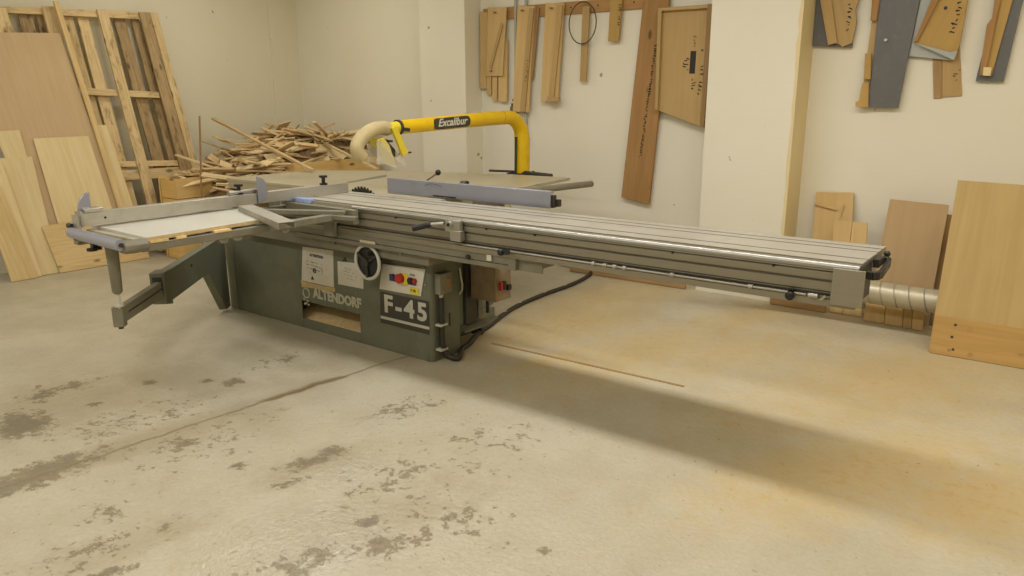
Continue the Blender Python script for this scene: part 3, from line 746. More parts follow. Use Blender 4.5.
lv = obj('lock_lever', g, 'chrome', rf); obj('lever_ball', G().ball(ony(438, 172.5, 3.56), .019), 'black', lv)
p = ony(464.5, 182.5, 3.56); obj('top_knob', G().tube([p+V((0, 0, -.02)), p+V((0, 0, .002)), p+V((0, 0, .01))], [.028, .03, .022], 20), 'black', rf)
# fence bar and rear bracket
g = G().cyl((-2.86, 3.50, .93), (-2.95, 4.92, .87), .024, 20)
obj('fence_bar', g, 'green_light', saw)
obj('bar_stay', G().box(-3.15, -2.86, 3.72, 3.78, .84, .875), 'iron', saw)
ob_a = G().cyl((-4.15, 5.18, .888), (-3.86, 5.20, .892), .010, 10).cyl((-3.80, 5.20, .888), (-3.50, 5.20, .876), .018, 14)
obj('rear_clamp_bar', ob_a, 'dark', saw)

# overarm blade guard, bolted to the rear of the saw table
AX = -3.83
path, rad = [], []
path += [V((AX, 5.23, .87)), V((AX, 5.232, 1.05)), V((AX, 5.228, 1.18))]; rad += [.066, .066, .065]
for i in range(1, 11):
    a = PI/2*i/10; path.append(V((AX, 5.228-.20+.20*math.cos(a)-.0, 1.18+.172*math.sin(a)))); rad.append(.065-.010*i/10)
path += [V((AX, 4.75, 1.346)), V((AX, 4.3, 1.330)), V((AX, 3.76, 1.311))]; rad += [.054, .0515, .048]
ov = obj('overarm_guard', G().tube(path, rad, 32), 'yellow', saw); ov['label'] = 'yellow overhead tube arm of the blade guard'
obj('arm_seam', G().ring(V((AX, 4.93, 1.351)), (0, 1, -.3), .0555, .0012, 32, 6), 'dark', ov)
obj('arm_collar', G().cyl((AX, 3.775, 1.311), (AX, 3.755, 1.310), .053, 28).obox((AX+.05, 3.80, 1.296), (0, .03, -.004), (.004, 0, 0), (0, .0, .012)), 'dark', ov)
obj('hose_cuff', G().cyl((AX, 3.76, 1.31), (AX, 3.655, 1.304), .043, 28), 'yellow_pale', ov)
hs = [V((AX, 3.665, 1.304)), V((AX, 3.60, 1.312)), V((AX, 3.52, 1.300)), V((AX, 3.44, 1.262)), V((AX, 3.39, 1.212)), V((AX, 3.385, 1.165)), V((AX, 3.42, 1.125))]
ho = obj('dust_hose', G().tube(smooth_path(hs), .047, 24), 'hose', ov); ho['label'] = 'dusty beige flexible hose'
# label on the arm
lc = V((AX+.0535, 4.285, 1.331)); tl = V((0, 1, .036)).normalized(); ul = tl.cross(V((1, 0, 0))).normalized(); 
if ul.z < 0: ul = -ul
P = []
for i in range(9):
    a = -PI/2+PI*i/8; P.append(lc+tl*(.165+.04*math.cos(a))+ul*.040*math.sin(a))
for i in range(9):
    a = PI/2+PI*i/8; P.append(lc+tl*(-.165+.04*math.cos(a))+ul*.040*math.sin(a))
bd = obj('brand_badge', G().prism(P, (-.02, 0, 0)), 'plate', ov)
tx = text('badge_lettering', 'Excalibur', lc+V((.0015, 0, 0))-tl*.165-ul*.019, tl, ul, .078, 'paper', bd, shear=.3, bold=.0018)
w = max(v.co.x for v in tx.data.vertices)
for v in tx.data.vertices: v.co.x *= .335/w
# guard head
def yz(px, py, x=AX): return onx(px, py, x)
g = G()
for xs_ in (AX+.045, AX-.05):
    g.prism([V((xs_, yz(*q).y, yz(*q).z)) for q in ((372.2, 141), (376, 139), (384, 144), (391.5, 165.5), (390.8, 167.5), (377, 163), (372, 164))], (.004, 0, 0))
gh = obj('guard_shield', g, 'clear', ov)
g = G().prism([V((AX-.046, yz(*q).y, yz(*q).z)) for q in ((373, 140), (379, 137.5), (385, 145), (391.5, 165), (388, 158), (382, 149), (376, 145))], (.091, 0, 0))
obj('shield_spine', g, 'yellow_pale', gh, bevel=.002)
g = G()
for xs_ in (AX+.04, AX-.04):
    g.prism([V((xs_, yz(*q).y, yz(*q).z)) for q in ((391, 147), (396, 150), (401.5, 161), (401, 166), (391.5, 160))], (.003, 0, 0))
obj('front_shield', g, 'clear', ov)
g = G().prism([V((AX+.05, yz(*q).y, yz(*q).z)) for q in ((385, 128), (390, 126.5), (401.5, 153), (396, 155.5))], (.02, 0, 0))
obj('guard_link', g, 'yellow_pale', ov, bevel=.002)
g = G().obox(yz(391, 149), (0, .055, -.05), (.02, 0, 0), (0, .006, .008)).obox(yz(380, 140), (0, .05, -.004), (.02, 0, 0), (0, .0, .006)).cyl(yz(386, 141)-V((.05, 0, 0)), yz(386, 141)+V((.06, 0, 0)), .008)
obj('linkage', g, 'dark', ov)
obj('adjust_rod', G().cyl(yz(397, 154), yz(411, 152.3), .006, 10), 'dark', ov)
obj('stay_pipe', G().cyl((AX+.0, 5.138, .88), (AX+.0, 5.145, 1.19), .011, 12), 'dark', ov)
g = G().box(AX-.09, AX+.09, 5.13, 5.32, .87, .884)
for sx in (-.07, .07):
    for sy in (5.15, 5.3): g.cyl((AX+sx, sy, .884), (AX+sx, sy, .897), .010, 8)
g.box(AX-.05, AX+.05, 4.9, 5.2, .84, .87)
obj('mounting_flange', g, 'dark', ov)

# aluminium channel lying across the outrigger
def zc(px, py, z=.905): return onz(px, py, z)
a, b, c, d = zc(236, 206.8), zc(279.8, 225.2), zc(293.7, 223.8), zc(254.7, 207.3)
L = ((b+c)/2 - (a+d)/2); ln = L.normalized(); wv = (c-b)-ln*(c-b).dot(ln); w = .042; wn = wv.normalized()
o0 = (a+d)/2; L_ = L.length
def cq(s, t_, z): p = o0+ln*s+wn*t_; p.z = z; return p
g = G(); zt_, zb_ = .917, .8835; k = .0022
prof = [(-w, zt_), (w, zt_), (w, zb_), (w-k, zb_), (w-k, zt_-k), (-w+k, zt_-k), (-w+k, zb_), (-w, zb_)]
g.prism([cq(0, t_, z) for t_, z in prof], ln*L_)
tag(obj('aluminium_channel', g, 'alu'), 'short open aluminium channel lying across the end of the white crosscut board', 'metal channel')

# power cable on the floor
cp_ = [V((x1+.05, my+.02, .028)), V((x1+.10, my+.05, .018))] + [onz(*q, .017) for q in ((462, 349), (470, 343), (478, 333.5), (490, 325), (505, 313.5), (520, 304.5), (545, 294), (565, 287), (580, 280.5), (590, 274), (589, 270), (580, 267.5), (560, 264))]
pc = empty('power_cable', (cp_[5].x, cp_[5].y, 0), 'thick black power cable curving from the saw across the dusty floor', 'cable')
obj('sheath', G().tube(smooth_path(cp_), .0165, 12), 'cable', pc)
q = onz(478, 333.5, .0); obj('cable_block', G().obox(q+V((0, 0, .022)), (.035, .01, 0), (-.006, .022, 0), (0, 0, .024)), 'black', pc, bevel=.004)
for q in ((505, 313.5), (520, 304.5), (545, 294), (565, 287)):
    c = onz(*q, .017); obj('cable_tie', G().obox(c, (.004, 0, 0), (0, .018, 0), (0, 0, .018)), 'silver_letter', pc)
# thin strip on the floor
a, b = onz(492, 343, .004), onz(684, 386, .004); e = (b-a).normalized(); s_ = e.cross(V((0, 0, 1)))*.008
tag(obj('wood_strip', G().prism([a-s_, b-s_, b+s_, a+s_], (0, 0, -.004)), 'stripwood'), 'long thin wooden strip lying on the floor beneath the carriage', 'wood strip')

# ------------------------------------------------------------------ sheets and pallet against the left wall
K = .08
NL = V((1, 0, K)).normalized()
def lp(px, py, xb): return onp(px, py, V((xb, 0, 0)), NL)
def lean(name, tl, tr, bl, br, xb, th, mat, label, cat, group=None, floor=True, grain=None):
    TL, TR, BL, BR = [lp(*q, xb) for q in (tl, tr, bl, br)]
    if floor: BL, BR = ext(TL, BL, .004), ext(TR, BR, .004)
    return tag(board(name, [TL, TR, BR, BL], th, mat, grain=grain), label, cat, group)
pal = empty('wooden_pallet', (-7.3, 3.5, 0), 'large weathered wooden pallet leaning upright against the left wall', 'pallet')
XP = -7.255
def pslat(name, a, b, c, d, xb, th, mat, z0=.03):
    A, B, C_, D = [lp(*q, xb) for q in (a, b, c, d)]; C_ = ext(B, C_, z0); D = ext(A, D, z0)
    return board(name, [A, B, C_, D], th, mat, pal)
for a, b, c, d, m_ in (((-9, 7), (6, 8), (14, 32), (0, 32), 'pallet'), ((42, 6), (55, 6.5), (83, 120), (71, 120), 'pallet'), ((97, 9), (107.5, 10), (142.5, 144), (132, 144), 'pallet'),
                       ((139, 12), (149.5, 12.3), (185, 144), (174, 144), 'pallet_grey'), ((150, 12.3), (157, 12.5), (192.5, 144), (185.5, 144), 'pallet')):
    pslat('slat', a, b, c, d, XP, .022, m_)
for a, b, c, d, m_ in (((18, 14), (32, 14.5), (60, 120), (47, 120), 'pallet_grey'), ((36, 15), (45, 15), (72, 120), (62, 120), 'pallet_grey'), ((63, 16), (72, 16), (108, 144), (99, 144), 'pallet'), ((77, 17), (88, 17.5), (121.5, 144), (110, 144), 'pallet'),
                       ((114, 19), (125, 19), (160, 144), (148, 144), 'pallet_grey'), ((131, 19), (139, 19), (174, 144), (165, 144), 'pallet_grey')):
    pslat('slat', a, b, c, d, XP-.075, .022, m_)
for a, b, c, d in (((-9, 6), (139, 12), (139, 19), (-9, 12)), ((70, 87), (159, 92), (160, 98), (70, 94)), ((70, 162), (184, 160), (184, 165.5), (70, 168)), ((70, 174), (190, 166), (191, 176), (70, 184))):
    board('stringer', [lp(*q, XP-.024) for q in (a, b, c, d)], .048, 'pallet', pal)
lean('plywood_sheet', (-26, 32), (60, 33), (22, 210), (119, 208), -7.215, .012, 'ply_tan', 'tall tan veneer sheet leaning on the pallet, biggest sheet at the left', 'plywood sheet')
lean('wooden_batten', (53.5, 1), (59, 1.5), (98.5, 144), (104, 144), -7.185, .022, 'pine', 'long thin pale batten leaning beside the tan veneer sheet', 'batten')
lean('plywood_offcut', (96, 125), (107, 125), (122, 206), (133, 205), -7.212, .012, 'pine_light', 'narrow plywood board leaning in front of the pallet, right of the thin batten', 'wood board')
lean('plywood_offcut', (33.3, 138.5), (88.5, 136), (58, 223), (112, 208), -7.195, .010, 'pine_light', 'pale plywood panel with dark nicks, leaning in front of the tall tan sheet', 'plywood panel')
lean('wood_board', (-6, 131.5), (19.5, 130), (13, 175), (28, 160), -7.197, .012, 'pine_light', 'pale board at the left edge whose square top meets the tan sheet', 'wood board')
lean('wood_board', (-4, 158.5), (32, 156.5), (37, 272), (60, 269), -7.175, .016, 'pine_light', 'upright pale board with a seam across its upper part, leaning at the left', 'wood board')
bx = bpy.data.objects
lean('wood_board', (-18, 196), (-2, 183), (12, 282), (37, 276), -7.12, .018, 'pine', 'frontmost short pine board with a knot, leaning at the far left', 'wood board')
lean('wood_board', (-16, 168), (3, 165), (19, 250), (33, 250), -7.150, .016, 'pine_light', 'narrow pale board between the front pine board and the seamed board', 'wood board')
TL, TR, BL, BR = [lp(*q, -7.145) for q in ((42, 226.5), (140, 214), (60, 271.5), (143, 257.5))]
lean('plywood_offcut', (42, 226.5), (126, 212), (60, 271.5), (150, 257), -7.150, .012, 'pine', 'low wide plywood offcut standing on the floor behind the outrigger roller', 'plywood panel')

# ------------------------------------------------------------------ crates and scrap heap
def crate(name, x0, x1, y0, y1, h, label):
    r = empty(name, ((x0+x1)/2, (y0+y1)/2, 0), label, 'crate')
    n = max(2, round(h/.2)); st = h/n
    for k in range(n):
        z0, z1 = k*st+.004, (k+1)*st-.003
        W = Matrix(((0, 1, 0, 0), (1, 0, 0, 0), (0, 0, 1, 0), (0, 0, 0, 1)))
        board('side_board', [(x1, y0, z0), (x1, y1, z0), (x1, y1, z1), (x1, y0, z1)], .02, 'crate', r)
        board('side_board', [(x0+.021, y0, z0), (x1-.021, y0, z0), (x1-.021, y0, z1), (x0+.021, y0, z1)], .02, 'crate', r)
    for yy_ in (y0+.02, y1-.09): board('corner_post', [(x1-.021, yy_, .0), (x1-.021, yy_+.07, 0), (x1-.021, yy_+.07, h-.01), (x1-.021, yy_, h-.01)], .04, 'crate', r)
    board('back_board', [(x0, y0, 0), (x0, y1, 0), (x0, y1, h), (x0, y0, h)], .02, 'crate', r)
    return r
crate('wooden_crate', -7.06, -6.76, 3.72, 4.27, .785, 'small honey coloured wooden crate behind the crosscut fence, left of the scrap heap')
crate('wooden_crate', -7.30, -6.12, 4.60, 5.72, .90, 'large wooden crate under the scrap wood heap in the corner')

def hz(x, y):
    u = min(1, max(0, (y-4.0)/1.25)); base = .80 + .32*(u*u*(3-2*u))
    edge = min(1, max(0, (x+7.5)/.25))*min(1, max(0, ((-6.11 if y > 4.5 else -5.95)-x)/.25)); edge = edge**.6
    fy = min(1, max(0, (y-3.95)/.3))
    bx_ = .06*math.sin(x*4.1+1)*math.cos(y*3.3)
    return .45 + (base-.45+bx_)*edge*(.55+.45*fy) if edge > 0 else .3
g = G(); nx, ny = 40, 40; vv = []
rr_ = random.Random(11)
for i in range(nx+1):
    row = []
    for j in range(ny+1):
        x = -7.5+1.40*i/nx; y = 3.95+1.82*j/ny
        z = hz(x, y)-.05+rr_.uniform(-.02, .02)
        if i in (0, nx) or j in (0, ny): z = .02
        row.append(g.bm.verts.new((x, y, z)))
    vv.append(row)
for i in range(nx):
    for j in range(ny): g.bm.faces.new((vv[i][j], vv[i+1][j], vv[i+1][j+1], vv[i][j+1]))
tag(obj('wood_debris', g, 'scrap_c', smooth=False), 'dark mass of splinters and wood debris filling the heap', 'wood debris', kind='stuff')

rs = random.Random(5)
def scrap(name, c, L, w, t_, yaw, tilt, roll, mat, label, group='offcuts in the scrap heap', cat='wood offcut', rnd=rs):
    bm = bmesh.new()
    sk = rnd.uniform(-.6, .6)*w; sk2 = rnd.uniform(-.6, .6)*w; tp = rnd.uniform(.6, 1)
    pts = [(-L/2+sk, -w/2, 0), (L/2, -w/2*tp, 0), (L/2+sk2, w/2*tp, 0), (-L/2, w/2, 0)]
    a = [bm.verts.new((x, y, -t_/2)) for x, y, _ in pts]; b = [bm.verts.new((x, y, t_/2)) for x, y, _ in pts]
    bm.faces.new(a[::-1]); bm.faces.new(b)
    for i in range(4): bm.faces.new((a[i], a[(i+1) % 4], b[(i+1) % 4], b[i]))
    bmesh.ops.recalc_face_normals(bm, faces=bm.faces)
    me = bpy.data.meshes.new(name); bm.to_mesh(me); bm.free()
    W = Matrix.Translation(c) @ Matrix.Rotation(yaw, 4, 'Z') @ Matrix.Rotation(tilt, 4, 'Y') @ Matrix.Rotation(roll, 4, 'X')
    return tag(link(name, me, mat, mtx=W, smooth=False), label, cat, group)
lab = {'scrap_a': 'pale scrap wood offcut lying in the tangled heap beside the corner', 'scrap_b': 'light brown scrap wood offcut lying in the tangled corner heap', 'scrap_c': 'dark brown scrap wood offcut lying in the tangled corner heap'}
gr = {'scrap_a': 'pale offcuts in the scrap heap', 'scrap_b': 'light brown offcuts in the scrap heap', 'scrap_c': 'dark brown offcuts in the scrap heap'}
for i in range(250):
    x = rs.uniform(-7.3, -6.0); y = rs.uniform(4.05, 5.68)
    if i % 3 == 0: x = rs.uniform(-6.75, -6.2)
    m_ = rs.choices(['scrap_a', 'scrap_b', 'scrap_c'], [.6, .32, .08])[0]
    if rs.random() < .62: L, w, t_ = rs.uniform(.25, .8), rs.uniform(.018, .05), rs.uniform(.008, .022)
    else: L, w, t_ = rs.uniform(.14, .36), rs.uniform(.06, .14), rs.uniform(.006, .016)
    yaw = rs.choice([rs.gauss(.6, .45), rs.gauss(1.4, .5), rs.uniform(0, PI)])
    L = min(L, .9)
    x = max(-7.45+L/2*abs(math.cos(yaw)), x); y = min(5.78-L/2*abs(math.sin(yaw)), y)
    z = hz(x, y)+rs.uniform(-.04, .05)
    scrap('wood_offcut', (x, y, z), L, w, t_, yaw, rs.gauss(0, .24), rs.gauss(.25, .4), m_, lab[m_], gr[m_])
# scraps spilled over the near crate
for i in range(16):
    x = rs.uniform(-7.0, -6.8); y = rs.uniform(3.85, 4.15); m_ = rs.choice(['scrap_a', 'scrap_b'])
    scrap('wood_offcut', (x, y, .78+rs.uniform(-.02, .05)), rs.uniform(.12, .28), rs.uniform(.02, .06), .012, rs.uniform(0, PI), rs.gauss(0, .1), 0, m_, 'short ' + ('pale' if m_ == 'scrap_a' else 'brown') + ' offcut resting in the small honey coloured crate', ('pale' if m_ == 'scrap_a' else 'brown') + ' offcuts in the small crate')
def stick(p, q, w, mat, label, t_=None):
    p, q = V(p), V(q); e = (q-p).normalized(); s_ = e.cross(V((0, 0, 1)))
    if s_.length < .1: s_ = V((1, 0, 0))
    s_ = s_.normalized()*w/2; n = e.cross(s_).normalized()*(t_ or w*.6)/2
    c = (p+q)/2
    x, y, z = e, s_.normalized(), e.cross(s_.normalized())
    W = Matrix(((x.x, y.x, z.x, c.x), (x.y, y.y, z.y, c.y), (x.z, y.z, z.z, c.z), (0, 0, 0, 1)))
    L = (q-p).length
    g = G().box(-L/2, L/2, -w/2, w/2, -(t_ or w*.6)/2, (t_ or w*.6)/2)
    me = bpy.data.meshes.new('wood_stick'); bmesh.ops.recalc_face_normals(g.bm, faces=g.bm.faces); g.bm.to_mesh(me); g.bm.free()
    return tag(link('wood_stick', me, mat, mtx=W, smooth=False), label, 'wood stick')
stick(onx(199.5, 116, -6.6), ext(onx(199.5, 116, -6.6), onx(202, 216, -6.6), .01), .017, 'stripwood', 'thin upright brown stick standing beside the small honey coloured crate')
stick(ony(213, 118.5, 4.42), ony(312, 170, 4.1), .035, 'scrap_b', 'long stick sloping down to the right over the left of the scrap heap', .02)
stick(ony(324, 143, 5.15), ony(377, 169.5, 4.9), .035, 'scrap_a', 'long pale stick sloping down over the right end of the scrap heap', .02)
stick(ony(302, 133.5, 5.55), ony(344, 133, 5.3), .02, 'scrap_b', 'straight brown stick lying level across the top of the scrap heap')
stick(ony(282, 125, 5.2), ony(286, 140, 5.2), .02, 'scrap_c', 'short dark stub poking up from the top of the scrap heap')
stick(ony(288, 128, 5.1), ony(302, 140, 5.1), .03, 'scrap_b', 'short brown stick slanting beside the dark stub on the scrap heap')
stick(ony(261, 141, 4.9), ony(279, 130, 5.3), .012, 'scrap_b', 'thin splinter pointing up to the right on the scrap heap crest')
stick(ony(168, 168, 4.25), ony(182, 175.5, 4.05), .03, 'scrap_a', 'small pale splinter jutting out over the left end of the heap')

# ------------------------------------------------------------------ wall items, middle bay
YW = YB
def wp(px, py, y=None): return ony(px, py, YW-.03 if y is None else y)
def wboard(name, pts, th, mat, y, parent=None, label=None, cat=None, group=None, bevel=.0012):
    o = board(name, [ony(*p, y) for p in pts], th, mat, parent, bevel=bevel)
    if label: tag(o, label, cat, group)
    return o
rail = wboard('hanging_rail', [(483, 9), (662, -6), (662, 6.8), (483, 21)], .02, 'redwood', YW-.021, None, 'brown wooden rail with nail holes, fixed along the top of the back wall', 'wall rail')
for px in (537, 571, 598, 634, 651):
    p = ony(px, 15-.085*(px-483)*1.0, YW-.021); obj('nail_hole', G().cyl(p, p+V((0, -.002, 0)), .008, 8), 'black', rail)
def peg(px, py, y, parent): p = ony(px, py, y); obj('peg', G().cyl(p+V((0, .02, 0)), p+V((0, -.02, .0)), .008, 10), 'stripwood', parent)
# jig 1
j = empty('hanging_jig', ony(495, 76, YW-.05), 'leftmost hanging fibreboard jig, with four short slats showing below its panel', 'jig')
wboard('jig_panel', [(487.7, 7.3), (506.5, 7.3), (502.5, 76), (486.3, 76)], .012, 'jig_light', YW-.065, j)
board('jig_strip', [ony(*p, YW-.078) for p in ((500.5, 23), (502.8, 25), (491.0, 69), (489, 67))], .012, 'jig', j, bevel=0)
wboard('jig_slat', [(480, 11.5), (487.5, 12.5), (486.2, 88.5), (480.4, 88.5)], .02, 'jig_light', YW-.045, j)
wboard('jig_slat', [(487, 40), (491.9, 40), (490.8, 95), (486.5, 94)], .02, 'jig_light', YW-.045, j)
wboard('jig_slat', [(492.4, 40), (497.5, 40), (496.5, 101), (492.2, 100)], .02, 'jig_light', YW-.045, j)
wboard('jig_slat', [(498, 40), (507.2, 40), (506.5, 102), (498.5, 101)], .02, 'jig_light', YW-.045, j)
peg(495, 12.5, YW-.08, j); peg(491, 71, YW-.08, j)
# jig 2
j = empty('hanging_jig', ony(520, 112, YW-.05), 'longest hanging fibreboard jig, just right of the twin wall conduits', 'jig')
wboard('jig_panel', [(517.5, 6.3), (534.6, 6), (528.3, 112.5), (512.7, 111.5)], .018, 'jig_light', YW-.06, j)
board('jig_strip', [ony(*p, YW-.078) for p in ((529, 8), (533.6, 8), (524.5, 111.8), (519.6, 111.6))], .016, 'jig', j)
wboard('jig_slat', [(533.5, 8), (538.8, 8), (532.4, 79), (529, 79)], .02, 'stripwood', YW-.045, j)
peg(522, 10.5, YW-.08, j)
scribble('pen_marks', ony(527, 60, YW-.0795), ony(524.5, 82, YW-.0795), (1, 0, 0), .02, 8, j, random.Random(4), .003)
# jig 3
j = empty('hanging_jig', ony(550, 101, YW-.05), 'hanging fibreboard jig with a small foot block, left of the wire hoop', 'jig')
wboard('jig_panel', [(545.5, 3), (563.8, 3), (557.5, 100), (540.8, 102)], .018, 'jig_light', YW-.06, j)
board('jig_strip', [ony(*p, YW-.078) for p in ((557, 5), (562.6, 5), (553.5, 97), (549, 98))], .016, 'jig', j)
wboard('foot_block', [(547, 97), (557.8, 97), (558.5, 101), (548.5, 103)], .03, 'jig', YW-.095, j)
peg(551, 8, YW-.08, j)
# hanging lath
wboard('hanging_lath', [(582.5, 6), (589.5, 6), (585.8, 81.5), (579.6, 81.5)], .014, 'jig', YW-.05, None, 'slim wooden lath hanging on the wall inside the wire hoop', 'lath')
c = ony(582.5, 23, YW-.075); rx = abs(ony(596, 23, YW-.075).x-ony(569, 23, YW-.075).x)/2; rz = abs(ony(582, 2, YW-.075).z-ony(582, 44, YW-.075).z)/2
ring_pts = [c+V((rx*math.cos(2*PI*i/48), .0, rz*math.sin(2*PI*i/48))) for i in range(49)]
tag(obj('hanging_hoop', G().tube(ring_pts, .005, 8, cap=False), 'dark'), 'thin dark wire hoop hanging over the slim lath on the rail', 'hoop')
j = wboard('hanging_block', [(610.4, -1), (621.9, -1), (618.3, 41.2), (607.9, 41.2)], .025, 'honey', YW-.055, None, 'short pale block with pen marks hanging between the hoop and the long brown board', 'jig')
scribble('pen_marks', ony(616.5, 26, YW-.0565), ony(618.5, 3, YW-.0565), (1, 0, 0), .03, 8, j, random.Random(14), .004)
j = wboard('hanging_board', [(643.8, -4), (669.5, -4), (658.7, 113), (648.8, 204.5), (621.2, 197)], .022, 'redwood', YW-.05, None, 'long orange-brown board hanging at a slant from the wall rail', 'wood board')
scribble('pen_marks', ony(638.5, 158, YW-.0515), ony(654.5, 44, YW-.0515), (1, 0, 0), .022, 46, j, random.Random(24), .006, dens=1)
# tray
j = empty('hanging_tray', ony(680, 115, YW-.06), 'shallow fibreboard tray with handwriting hanging on the wall left of the right pillar', 'tray')
wboard('tray_panel', [(659, 8), (712, 4), (703.5, 127.6), (655.5, 109.5)], .01, 'jig', YW-.085, j)
def rim(pts, th=.045, m='jig'): board('tray_rim', [ony(*p, YW-.12) for p in pts], th-.01, m, j)
rim([(658, 8), (661.5, 8), (657.5, 110), (654.5, 108.8)]); rim([(661.5, 8.2), (708, 4.5), (708, 8), (661.5, 11)]); rim([(707.5, 4), (712.5, 3.6), (703.8, 127.8), (699.6, 126.2)], m='stripwood')
p0 = ony(693.5, 51, YW-.086); p1 = ony(692, 73.5, YW-.086)
g = G(); g.tube([p0, p0*.5+p1*.5, p1], .024, 14)
for v in g.bm.verts: v.co.y = YW-.086+(v.co.y-(YW-.086))*.06
obj('hand_hole', g, 'black', j)
scribble('pen_marks', ony(697, 95, YW-.0865), ony(701, 48, YW-.0865), (1, 0, 0), .03, 12, j, random.Random(31), .004)
scribble('pen_marks', ony(690.5, 90, YW-.0865), ony(692, 78, YW-.0865), (1, 0, 0), .03, 4, j, random.Random(32), .004, dens=1)
scribble('pen_marks', ony(691, 47, YW-.0865), ony(693, 35, YW-.0865), (1, 0, 0), .03, 4, j, random.Random(33), .003, dens=1)
scribble('pen_marks', ony(681, 70, YW-.0865), ony(684, 56, YW-.0865), (1, 0, 0), .05, 5, j, random.Random(34), .005, dens=1)
# conduits on the wall
for px, zb, lb in ((515.5, 1.36, 'left one of the two thin grey conduits running down the wall'), (526, 1.0, 'right one of the two thin grey conduits running down the wall')):
    p = ony(px, 4, YW-.02); t_ = empty('wall_conduit', (p.x, YW-.02, zb), lb, 'conduit', 'wall conduits')
    obj('pipe', G().cyl((p.x, YW-.018, zb), (p.x, YW-.018, ZC), .014, 12), 'bluelight', t_)
    obj('pipe_clip', G().box(p.x-.03, p.x+.03, YW-.036, YW, zb+.12, zb+.14), 'bluegrey', t_)
    if zb > 1.2: obj('valve', G().box(p.x-.045, p.x+.0, YW-.05, YW-.0, zb+.02, zb+.07).cyl((p.x-.03, YW-.03, zb-.03), (p.x-.03, YW-.03, zb+.1), .014, 10), 'bluegrey', t_)
wboard('wall_pin', [(593, 0), (596, 0), (594, 3), (592, 3)], .01, 'jig', YW-.03) if False else None

# right bay wall items
def pen(A, B, n, j, s, y, h=.03, w=.004, dens=.9): scribble('pen_marks', ony(*A, y), ony(*B, y), (1, 0, 0), h, n, j, random.Random(s), w, dens=dens)
j = empty('hanging_jig', ony(835, 46, YW-.05), 'tan jig over a blue-grey panel hanging nearest the right pillar', 'jig')
wboard('back_panel', [(818, -12), (858, -12), (852, 47.5), (811.6, 46)], .012, 'bluegrey', YW-.03, j)
wboard('jig_panel', [(820, -12), (863, -12), (855.5, 9), (856.5, 22), (851.7, 43), (842, 47), (840, 44.5), (832, 43)], .018, 'jig', YW-.045, j)
wboard('jig_strip', [(818, -12), (829.5, -12), (837, 42.5), (828, 45.2)], .012, 'jig', YW-.064, j)
pen((845, 32), (848, 2), 7, j, 41, YW-.0465)
j = empty('hanging_jig', ony(885, 107, YW-.05), 'long dark grey panel with wood strips down its left edge hanging on the back wall', 'jig')
wboard('back_panel', [(880.6, -12), (922, -12), (898, 108), (868, 107)], .014, 'bluegrey', YW-.05, j)
wboard('side_slat', [(882, -12), (884, -12), (866, 107), (861, 100), (872, 20)], .012, 'jig', YW-.032, j)
wboard('jig_strip', [(873, -12), (881.5, -12), (876.4, 20.6), (870.4, 20.6)], .014, 'redwood', YW-.066, j)
wboard('jig_strip', [(865, 53.5), (871, 53.5), (870.4, 79), (863.8, 79)], .014, 'honey', YW-.066, j)
wboard('jig_strip', [(862, 83), (868.7, 83), (868, 107.3), (855.3, 106.5), (855.5, 102), (859, 101)], .016, 'honey', YW-.066, j)
p = ony(885.5, 40, YW-.0645); obj('hang_hole', G().cyl(p+V((0, .014, 0)), p+V((0, -.001, 0)), .010, 12), 'paper', j)
j = empty('hanging_jig', ony(935, 98, YW-.05), 'honey coloured wedge jig over a pale grey triangle hanging on the back wall', 'jig')
wboard('back_panel', [(923, -12), (966, -12), (953.7, 60.7), (908.8, 56)], .01, 'bluelight', YW-.034, j)
wboard('jig_panel', [(942, -12), (970, -12), (959.8, 43.7), (954, 59.5), (913.6, 42.5)], .018, 'honey', YW-.048, j)
wboard('jig_wedge', [(936, -12), (945, -12), (917.5, 41), (913.6, 42.5)], .012, 'redwood', YW-.067, j)
wboard('front_wedge', [(913.8, 43), (954, 60.2), (957.5, 51), (950, 52)], .006, 'bluelight', YW-.067, j)
wboard('lower_block', [(932, 40), (942, 40), (942, 98), (933.6, 98.7)], .022, 'stripwood', YW-.010-.0, j)
wboard('lower_block', [(942.3, 40), (959.5, 40), (961.8, 95.8), (942.3, 97)], .018, 'jig', YW-.012, j)
pen((948, 34), (957.5, 0), 8, j, 51, YW-.0495, .03, .005)
p = ony(945.6, 8, YW-.0495); obj('hang_hole', G().cyl(p, p+V((0, -.001, 0)), .011, 12), 'black', j)
pen((951, 80), (955, 68), 4, j, 52, YW-.0135, .03, .003)
j = empty('hanging_jig', ony(990, 80, YW-.05), 'wooden lath jig on a grey panel, hanging at the far right of the wall', 'jig')
wboard('back_panel', [(1000, -12), (1026, -12), (1003.6, 81.8), (975.6, 81.2), (977, 75)], .012, 'bluegrey', YW-.03, j)
wboard('jig_strip', [(998, -12), (1016, -12), (991.4, 76), (979.3, 75), (986.8, 25), (992, 18)], .016, 'honey', YW-.045, j)
wboard('jig_strip', [(996, -12), (1003, -12), (985, 75), (979.3, 75), (986.8, 25), (992, 18)], .012, 'redwood', YW-.062, j)
wboard('end_block', [(983.5, 67), (991.8, 67.5), (990.3, 76), (982.6, 75.5)], .01, 'pine_light', YW-.074, j)

